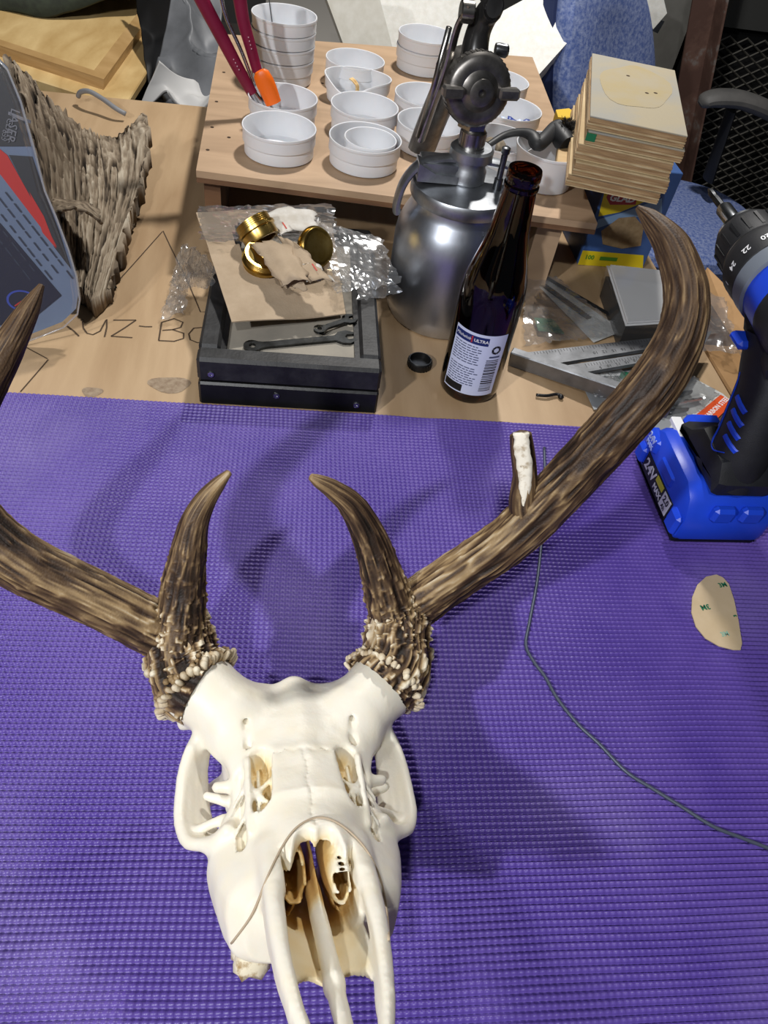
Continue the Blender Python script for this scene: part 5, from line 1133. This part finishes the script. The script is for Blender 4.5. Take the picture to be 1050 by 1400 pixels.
filmobj('bag_film', [(800, 508, .009), (850, 506, .010), (862, 530, .009), (815, 545, .009)], .003, 43, freq=90, parent=p2)
p3 = thing('blade_card', 'white blade card with an orange carbon steel strip near the drill', 'packaging', at(930, 560, 0))
P = sheet([(868, 545, .0035), (932, 512, .0035), (1003, 550, .0035), (969, 584, .0035)], 10, 8, lambda u, v, P: 0*u, 0)
P = np.array([[at(u_, v_, .0035) for u_, v_ in r] for r in ([(862, 560), (940, 512), (988, 538)], [(880, 572), (950, 525), (996, 545)], [(905, 600), (960, 575), (972, 586)])]); obj('card', G().grid(P, .0010, nrm=(0, 0, 1)), wcard, p3, world=True)
oc = [at(u, v, .0042) for u, v in ((947, 571), (985, 540), (1003, 550), (969, 584))]; obj('orange_strip', G().prism([tuple(q[:2]) for q in oc][::-1], .0038, .0046), mat('pack_orange', '#e0521c', rough=.5), p3, world=True)
om = sum(oc)/4; od = (oc[1]+oc[2]-oc[0]-oc[3]); oa = math.atan2(od[1], od[0]); obj('strip_text', textg('HIGH CARBON STEEL', .0078, trm(om[0]-.004*math.cos(oa), om[1]-.004*math.sin(oa), .0047) @ rotm('z', oa), .0001, bold=.00015), wht, p3, world=True)
for k, (a, b) in enumerate((((905, 548), (945, 536)), ((915, 556), (958, 546)), ((905, 566), (940, 560)))):
    obj('bit_shank', G().tube([at(*a, .007), at((a[0]+b[0])/2, (a[1]+b[1])/2-1, .008), at(*b, .007)], [.003, .0042, .003], 8, sq=(1, .5)), bsteel if k != 1 else steel, p3, world=True)
filmobj('blister_film', [(890, 545, .012), (945, 515, .012), (985, 540, .011), (930, 580, .011)], .002, 45, clear, freq=50, parent=p3)
# clamshell box
cs = thing('clamshell_box', 'clear plastic clamshell box with black insert behind the square', 'box', at(880, 410, 0))
CT = [at(829, 363, .040), at(928, 374, .040), at(948, 440, .034), at(855, 446, .034)]; cc_ = sum(CT)/4
CTi = [cc_+(p-cc_)*.93 for p in CT]; CB_ = [np.array([*(cc_+(p-cc_)*.90)[:2], .001]) for p in CT]
obj('insert', G().add([np.array([*p[:2], .028]) for p in CTi]+CB_, [(0, 1, 2, 3)[::-1], (4, 5, 6, 7)]+[(i, (i+1) % 4, 4+(i+1) % 4, 4+i) for i in range(4)]), blkp, cs, world=True)
obj('insert_glare', G().add([np.array([*(cc_+(p-cc_)*.84)[:2], .0285]) for p in CT], [(3, 2, 1, 0)]), mat('pack_glare', '#e4e4e4', rough=.4), cs, world=True)  # pale panel painted in for the bright reflection on the lid
lidz = [p+[0, 0, .004] for p in CTi]
obj('lid_shell', G().add([np.array(p) for p in CT]+CTi+lidz, [(0, 1, 5, 4), (1, 2, 6, 5), (2, 3, 7, 6), (3, 0, 4, 7), (4, 5, 9, 8), (5, 6, 10, 9), (6, 7, 11, 10), (7, 4, 8, 11), (8, 9, 10, 11)]), film('clamshell_plastic', rim=.6, gloss=.22, haze=.5, rough=.1), cs, world=True)  # heavy white haze paints the lid's bright reflection into the plastic
obj('shell_side', G().add([np.array(p) for p in CT]+CB_, [(i, (i+1) % 4, 4+(i+1) % 4, 4+i) for i in range(4)]), MATS['clear_film'], cs, world=True)
obj('rim_bead', G().tube(CTi+[CTi[0]], .0011, 6), film('bead2', rim=.4, gloss=.35, haze=.2), cs, world=True)
obj('black_tie', G().tube(spline([at(733, 540, .003), at(748, 541, .0035), at(762, 539, .003), at(769, 545, .002)], 14), [.0018]*10+[.0022, .003, .003, .002], 6), MATS['black_plastic'], label='short black plastic tie lying in front of the square', cat='tie', smooth=True)
obj('splinter', G().tube([at(682, 577, .002), at(690, 579, .0025), at(697, 578, .0015)], [.001, .0018, .0008], 6), mat('splinter', '#6b5a48', rough=.9), label='tiny dark splinter at the mat edge beside the bottle', cat='splinter')

# ------------------------------------------------------------------ open carton right of the bench
cbx = thing('cardboard_box', 'open brown cardboard box standing right of the bench', 'box', (.70, .72, FL))
kraft = mat('kraft_board', '#a98256', '#b58e62', rough=.8, scale=20, bump=.15, bscale=200)
x0, x1, y0, y1, zt = .515, .86, .50, .86, -.030
for nm, a in (('side', (x0, x0+.005, y0, y1)), ('side', (x1-.005, x1, y0, y1)), ('side', (x0, x1, y0, y0+.005)), ('side', (x0, x1, y1-.005, y1))): obj(nm, G().box(*a, FL+.001, zt), kraft, cbx, world=True)
obj('bottom', G().box(x0, x1, y0, y1, FL+.001, FL+.006), kraft, cbx, world=True)
def flapq(px): 
    V = [at(*q) for q in px]; n_ = np.cross(V[1]-V[0], V[2]-V[0]); n_ /= np.linalg.norm(n_); V2 = [p-n_*.004 for p in V]; m_ = len(V)
    obj('flap', G().add(V+V2, [tuple(range(m_)), tuple(range(m_, 2*m_))[::-1]]+[(i, m_+i, m_+(i+1) % m_, (i+1) % m_) for i in range(m_)]), kraft, cbx, world=True)
flapq([(956, 388, .0), (968, 366, .02), (1034, 432, .0), (1012, 478, -.03)]); flapq([(958, 474, -.005), (1012, 478, -.02), (1018, 560, -.025), (1006, 552, -.01)])
filmobj('plastic_bag', [(940, 402, .022), (985, 408, .020), (1012, 490, .006), (945, 475, .012)], .007, 51, freq=35, label='crumpled clear plastic bag lying between the square and the cardboard box', cat='plastic bag')
obj('bent_rod', G().tube(spline([at(107, 132, .012), at(110, 126, .020), at(122, 125, .026), at(140, 135, .022), at(158, 148, .016), at(172, 156, .010)], 24), .0035, 8), mat('grey_rod', '#7c7d80', rough=.5), label='bent grey rod lying on the bench behind the bark', cat='rod', smooth=True)

# ================================================================== BACKGROUND BEHIND THE BENCH
side = thing('side_table', 'low dark side table behind the bench under the wooden tray', 'table', (-.55, 1.65, FL))
obj('table_top', G().box(-1.5, -.10, 1.27, 2.1, -.16, -.135), mat('dark_board', '#2b2825', '#383430', rough=.7, scale=10), side, world=True)
for x in (-1.45, -.16):
    for y in (1.30, 2.03): obj('leg', G().box(x, x+.04, y, y+.04, FL, -.16), MATS['dark_board'], side, world=True)
pine = wood('pale_pine', '#bb9a63', '#d6b982', stretch=(10, 3, 8)); pedge = wood('pine_edge', '#a98654', '#c29f6c', stretch=(5, 5, 60))
FRp = at(171, 129, -.045); d1_ = at(35, 85, -.016)-FRp; d1_ /= np.linalg.norm(d1_); d2_ = np.array([.10, 1.0, .0]); d2_ -= d1_*d2_.dot(d1_); d2_ /= np.linalg.norm(d2_); d3_ = np.cross(d2_, d1_); d3_ = d3_ if d3_[2] > 0 else -d3_
TM = np.eye(4); TM[:3, 0] = d1_; TM[:3, 1] = d2_; TM[:3, 2] = d3_; TM[:3, 3] = FRp
ty = thing('wooden_tray', 'shallow pale plywood tray with raised rim behind the bark', 'tray', M=TM)
TW, TD = .62, .56
obj('base_plate', G().box(0, TW, 0, TD, -.040, -.022, bev=.002), pine, ty); obj('rim', G().box(.045, TW-.045, .040, .062, -.022, -.004), pedge, ty); obj('rim', G().box(.045, .067, .062, TD-.10, -.022, -.004), pedge, ty); obj('rim', G().box(TW-.067, TW-.045, .062, TD-.04, -.022, -.004), pedge, ty)
obj('inner_panel', G().box(.067, TW-.067, .062, TD-.04, -.022, -.006), pine, ty); obj('corner_block', G().box(.008, .060, TD-.10, TD-.012, -.022, .016, bev=.004), pedge, ty)
obj('pine_offcut', G().add([at(40, 100, -.10), at(96, 118, -.10), at(104, 136, -.10), at(44, 128, -.10)]+[at(40, 100, -.10)-[0, 0, .03], at(96, 118, -.10)-[0, 0, .03], at(104, 136, -.10)-[0, 0, .03], at(44, 128, -.10)-[0, 0, .03]], [(0, 1, 2, 3)[::-1], (4, 5, 6, 7), (0, 4, 5, 1), (1, 5, 6, 2), (2, 6, 7, 3), (3, 7, 4, 0)]), pine, label='pale pine offcut under the front edge of the wooden tray', cat='board')
# dark bag resting on the tray
bgm = mat('dark_canvas', '#23271f', '#31382b', rough=.85, scale=60, bump=.4)
bp_ = spline([dep(-120, 22, 1.31), dep(-40, 30, 1.31), dep(40, 32, 1.33), dep(110, 24, 1.37), dep(180, 6, 1.43), dep(222, -10, 1.48)], 40)
P = np.array([[p+np.array([0, .34*v, .07*math.sin(v*math.pi)**.6+.015]) for v in np.linspace(0, 1, 18)] for p in bp_]); P += .012*fbm(P*9, 3, 3)[..., None]*np.array([.5, .5, 1])
obj('canvas_bag', G().grid(P, .012), bgm, label='dark green canvas bag lying on the wooden tray', cat='bag', smooth=True)
# grey tarp and black sack between tray and riser
def cloth(name, corn, amp, seed, m_, label, freq=7, thick=.006, cat='cloth'):
    c = [at(*q) for q in corn]; U = np.linspace(0, 1, 46); P = np.array([[(c[0]*(1-u)+c[1]*u)*(1-v)+(c[3]*(1-u)+c[2]*u)*v for u in U] for v in U])
    P += amp*(1-np.abs(fbm(P*freq, 3, seed))*1.5)[..., None]*np.array([.2, .35, 1]); return obj(name, G().grid(P, thick), m_, label=label, cat=cat, smooth=True)
cloth('grey_tarp', [(236, -6, .06), (300, 8, .04), (300, 150, -.06), (205, 150, -.09)], .05, 61, mat('tarp_grey', '#57595c', '#6c6e72', rough=.5, scale=12), 'crumpled grey plastic tarp between the tray and the riser', 8, cat='tarp')
cloth('white_sheet', [(215, 112, -.03), (292, 96, -.02), (300, 158, -.06), (190, 152, -.08)], .035, 64, mat('sheet_white', '#b9b8b6', rough=.6), 'folded white plastic sheet behind the bench edge', 9, cat='sheet')
cloth('black_sack', [(180, -10, .02), (250, -8, .05), (250, 120, -.09), (200, 140, -.11)], .03, 67, mat('sack_black', '#0f0f10', rough=.6), 'black sack lying beside the wooden tray', 9, cat='sack')
# white foam pieces behind the riser
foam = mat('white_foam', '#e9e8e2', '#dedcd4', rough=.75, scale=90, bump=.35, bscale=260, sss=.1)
stand = thing('rear_table', 'grey folding table behind the riser under the white foam', 'table', (.27, 1.75, FL))
obj('table_top', G().box(-.05, .50, 1.36, 2.0, -.06, -.035), mat('grey_laminate', '#7b7873', rough=.6), stand, world=True)
for x in (-.02, .45):
    for y in (1.40, 1.94): obj('leg', G().box(x, x+.035, y, y+.035, FL, -.06), dsteel, stand, world=True)
def slab(px, y, n, th, label, m_=None, name='foam_slab', cat='foam'):
    V = [onp(u, v, (0, y, 0), n) for u, v in px]; n_ = np.array(n, float)/np.linalg.norm(n); n_ = n_ if n_.dot(EYE-V[0]) > 0 else -n_
    V2 = [p-n_*th for p in V]; m = len(V)
    obj(name, G().add(V+V2, [tuple(range(m)), tuple(range(m, 2*m))[::-1]]+[(i, m+i, m+(i+1) % m, (i+1) % m) for i in range(m)]), m_ or foam, label=label, cat=cat)
slab([(436, -30), (470, 62), (540, 78), (512, -30)], 1.44, (0, -1, .35), .05, 'white foam panel with painted shade at the left behind the cups', mat('foam_shaded', '#cfccc2', '#c4c0b4', rough=.8, scale=60))  # duller copy of the white foam, shade put into its colour
slab([(505, -40), (540, 78), (700, 108), (640, -40)], 1.62, (.25, -1, .5), .05, 'large bright white foam panel behind the rear cup stack')
slab([(612, 95), (660, 30), (770, -30), (792, 40), (735, 104)], 1.50, (-.25, -1, .9), .045, 'slanted white foam slab right of the spray gun top')
slab([(728, 100), (776, 50), (790, 60), (782, 155), (758, 150)], 1.46, (.5, -1, .5), .03, 'narrow white foam offcut left of the blue chair')
slab([(690, -40), (830, -40), (800, 20), (770, 5)], 1.85, (.1, -1, .2), .04, 'tan board leaning behind the foam slabs', mat('tan_backing', '#b3a288', rough=.8), 'backing_board', 'board')
slab([(872, -30), (905, -12), (912, 18), (893, 40), (880, 10)], 1.95, (.2, -1, .5), .05, 'small white foam block behind the blue chair back')

# ------------------------------------------------------------------ office chair
ch = thing('office_chair', 'blue fabric office chair with grey armrest behind the bench', 'chair', (.95, 1.66, FL))
fab = mat('blue_fabric', '#5267a3', '#a3afd0', rough=.9, scale=150, detail=8, lo=.38, hi=.8, bump=.4, bscale=500); fabd = mat('blue_piping', '#232f57', rough=.85)
seat_c = at(925, 290, -.30); n_ = 40
g = G(); R_ = []
for (k, zz) in ((.80, -.07), (.97, -.055), (1.0, -.03), (.97, -.012), (.86, -.002), (.5, .006), (.02, .008)):
    R_.append([(seat_c[0]+k*.235*np.sign(math.cos(a))*abs(math.cos(a))**.75, seat_c[1]+k*.225*np.sign(math.sin(a))*abs(math.sin(a))**.75, seat_c[2]+zz) for a in np.linspace(0, 2*math.pi, n_, endpoint=False)])
V = np.array(R_).reshape(-1, 3); F = [(i*n_+j, i*n_+(j+1) % n_, (i+1)*n_+(j+1) % n_, (i+1)*n_+j) for i in range(6) for j in range(n_)]+[tuple(range(n_))[::-1], tuple(range(6*n_, 7*n_))]
obj('seat', g.add(V, F), fab, ch, world=True, smooth='auto')
# backrest: a padded shell facing the seat, seen from its front corner
def backrest():
    o = onp(838, 70, (0, 1.52, 0), (0, 1, 0)); nrm = np.array([.55, -.75, .25]); nrm /= np.linalg.norm(nrm); M = frame(o, nrm, (1, .6, 0)); 
    px = [(776, 250), (774, 150), (778, 60), (782, 10), (792, -40), (830, -75), (868, -60), (888, 0), (896, 50), (899, 110), (897, 200), (880, 250)]
    V = np.array([(np.linalg.inv(M) @ np.array([*onp(u, v, o, nrm), 1]))[:3] for u, v in px]); c = V.mean(0); out_ = spline(np.vstack([V, V[:1]]), 60)[:-1]; n = len(out_); L = []
    for k, zz in ((.94, -.045), (1.0, -.03), (1.0, -.012), (.95, 0), (.8, .008), (.45, .002), (.02, -.004)): L.append(np.c_[(c+(out_-c)*k)[:, :2], np.full(n, zz)])
    v = np.concatenate(L); f = [(i*n+j, i*n+(j+1) % n, (i+1)*n+(j+1) % n, (i+1)*n+j) for i in range(6) for j in range(n)]+[tuple(range(n))[::-1], tuple(range(6*n, 7*n))]
    obj('backrest', G().add(v, f, M), fab, ch, world=True, smooth='auto')
    obj('backrest_shell', G().lathe([(0, 0), (0, 0)], 3) if False else G().add(np.concatenate([np.c_[(c+(out_-c)*k)[:, :2], np.full(n, zz)] for k, zz in ((.9, -.075), (1.03, -.06), (1.035, -.034))]), [(i*n+j, i*n+(j+1) % n, (i+1)*n+(j+1) % n, (i+1)*n+j) for i in range(2) for j in range(n)]+[tuple(range(n))[::-1], tuple(range(2*n, 3*n))], M), fabd, ch, world=True, smooth='auto')
backrest()
ap = spline([onp(u, v, (0, 1.72, 0), (0, 1, 0)) for u, v in ((957, 143), (968, 136), (985, 134), (1010, 136), (1035, 144), (1060, 156), (1090, 172))], 30)
obj('armrest', G().tube(ap, np.interp(np.linspace(0, 1, 30), [0, .08, .3, 1], [.010, .020, .024, .026]), 14, sq=(.75, 1.2)), mat('armrest_grey', '#4b4a49', '#5d5b59', rough=.6, scale=14), ch, world=True, smooth='auto')
obj('arm_post', G().tube([onp(u, v, (0, 1.72, 0), (0, 1, 0)) for u, v in ((1000, 150), (990, 180), (978, 215), (968, 245))], [.017, .017, .018, .02], 12, sq=(.5, 1.3)), blkp, ch, world=True, smooth='auto')
obj('back_bar', G().tube([(seat_c[0]-.20, seat_c[1]+.02, -.36), (seat_c[0]-.27, seat_c[1]-.02, -.34), (seat_c[0]-.28, seat_c[1]-.06, -.12)], .016, 10), blkp, ch, world=True); obj('gas_column', G().lathe([(.03, FL+.10), (.03, -.5), (.022, -.5), (.022, -.37)], 20, trm(seat_c[0], seat_c[1], 0)), blkp, ch, world=True, smooth='auto')
for k in range(5):
    a = k*2*math.pi/5; e = np.array([seat_c[0]+.28*math.cos(a), seat_c[1]+.28*math.sin(a), FL+.07]); obj('base_spoke', G().tube([(seat_c[0], seat_c[1], FL+.11), e], [.025, .016], 8), blkp, ch, world=True); obj('castor', G().lathe([(0, -.02), (.026, -.018), (.026, .018), (0, .02)], 16, trm(e[0], e[1], FL+.027) @ rotm('x', math.pi/2)), blkp, ch, world=True, smooth='auto')

# ------------------------------------------------------------------ steel post, mesh guard and dark machine behind
rust = mat('rusty_paint', '#5a4138', '#8a8a86', rough=.7, scale=7, lo=.5, hi=.66, bump=.4, bscale=60, c3='#6b5045')
def on2(u, v, y=2.25): return onp(u, v, (0, y, 0), (0, 1, 0))
pst = thing('steel_post', 'rusty angle-iron post with peeling grey paint left of the mesh guard', 'post', (*on2(930, 200)[:2], FL))
pa, pb = on2(975, -60), on2(905, 320); dirp = (pa-pb)/np.linalg.norm(pa-pb); pbot = pb+dirp*((FL-pb[2])/dirp[2])
PM = frame(pbot, dirp, (1, 0, 0)); Lp = np.linalg.norm(pa-pbot)+.3
obj('flange', G().box(-.036, .034, -.006, 0, .0, Lp, M=PM), rust, pst, world=True); obj('flange', G().box(.028, .034, -.07, 0, .0, Lp, M=PM), rust, pst, world=True)
obj('bracket', G().box(-.16, -.05, -.02, -.012, 0, .03, M=frame(on2(916, 52), (.25, 0, 1), (1, 0, -.3))), steel, pst, world=True)
mg = thing('mesh_guard', 'black machine housing with expanded metal mesh guard behind the chair', 'guard', (1.9, 2.4, FL))
obj('housing', G().box(on2(945, 120, 2.5)[0], 3.0, 2.52, 2.9, FL+.001, on2(1010, 34, 2.5)[2]), mat('housing_black', '#0c0c0d', rough=.8), mg, world=True)
obj('top_panel', G().box(on2(945, 120, 2.5)[0], 3.0, 2.46, 2.9, on2(1010, 34, 2.5)[2], 1.3), mat('panel_grey', '#3f3f3d', rough=.7), mg, world=True)
mesh_m = mat('mesh_steel', '#7d7a72', '#5d5a54', rough=.45, metal=.6, scale=10)
mx0, mx1, mz1, mz0 = on2(945, 120, 2.44)[0], 2.7, on2(1010, 36, 2.44)[2], FL+.02; cw, chh = .058, .030
ns = int((mz1-mz0)/chh)
zig = [(mx0+cw*.5*i, 2.44+.004*(i % 2), (chh*.5 if i % 2 else 0)) for i in range(int((mx1-mx0)/cw*2))]
sd = None
for k in range(ns):
    if sd is None:
        sd = obj('mesh_strand', G().tube(zig, .0030, 4, sq=(1, 1)), mesh_m, mg, world=True); base_loc = sd.location.copy(); sd.location.z = mz0
    else:
        o = sd.copy(); COL.objects.link(o); o.parent = mg; o.location = (base_loc.x+(cw*.5 if k % 2 else 0), base_loc.y, mz0+k*chh*.5*1.0)
for k in range(ns, ns*2):
    o = sd.copy(); COL.objects.link(o); o.parent = mg; o.location = (base_loc.x+(cw*.5 if k % 2 else 0), base_loc.y, mz0+k*chh*.5)
obj('grey_cabinet', G().box(on2(868, 0, 2.6)[0], on2(955, 0, 2.6)[0], 2.6, 2.9, FL+.001, 1.4), mat('cabinet_grey', '#8b8983', '#77756f', rough=.7, scale=8), label='pale grey metal cabinet left of the rusty post', cat='cabinet')
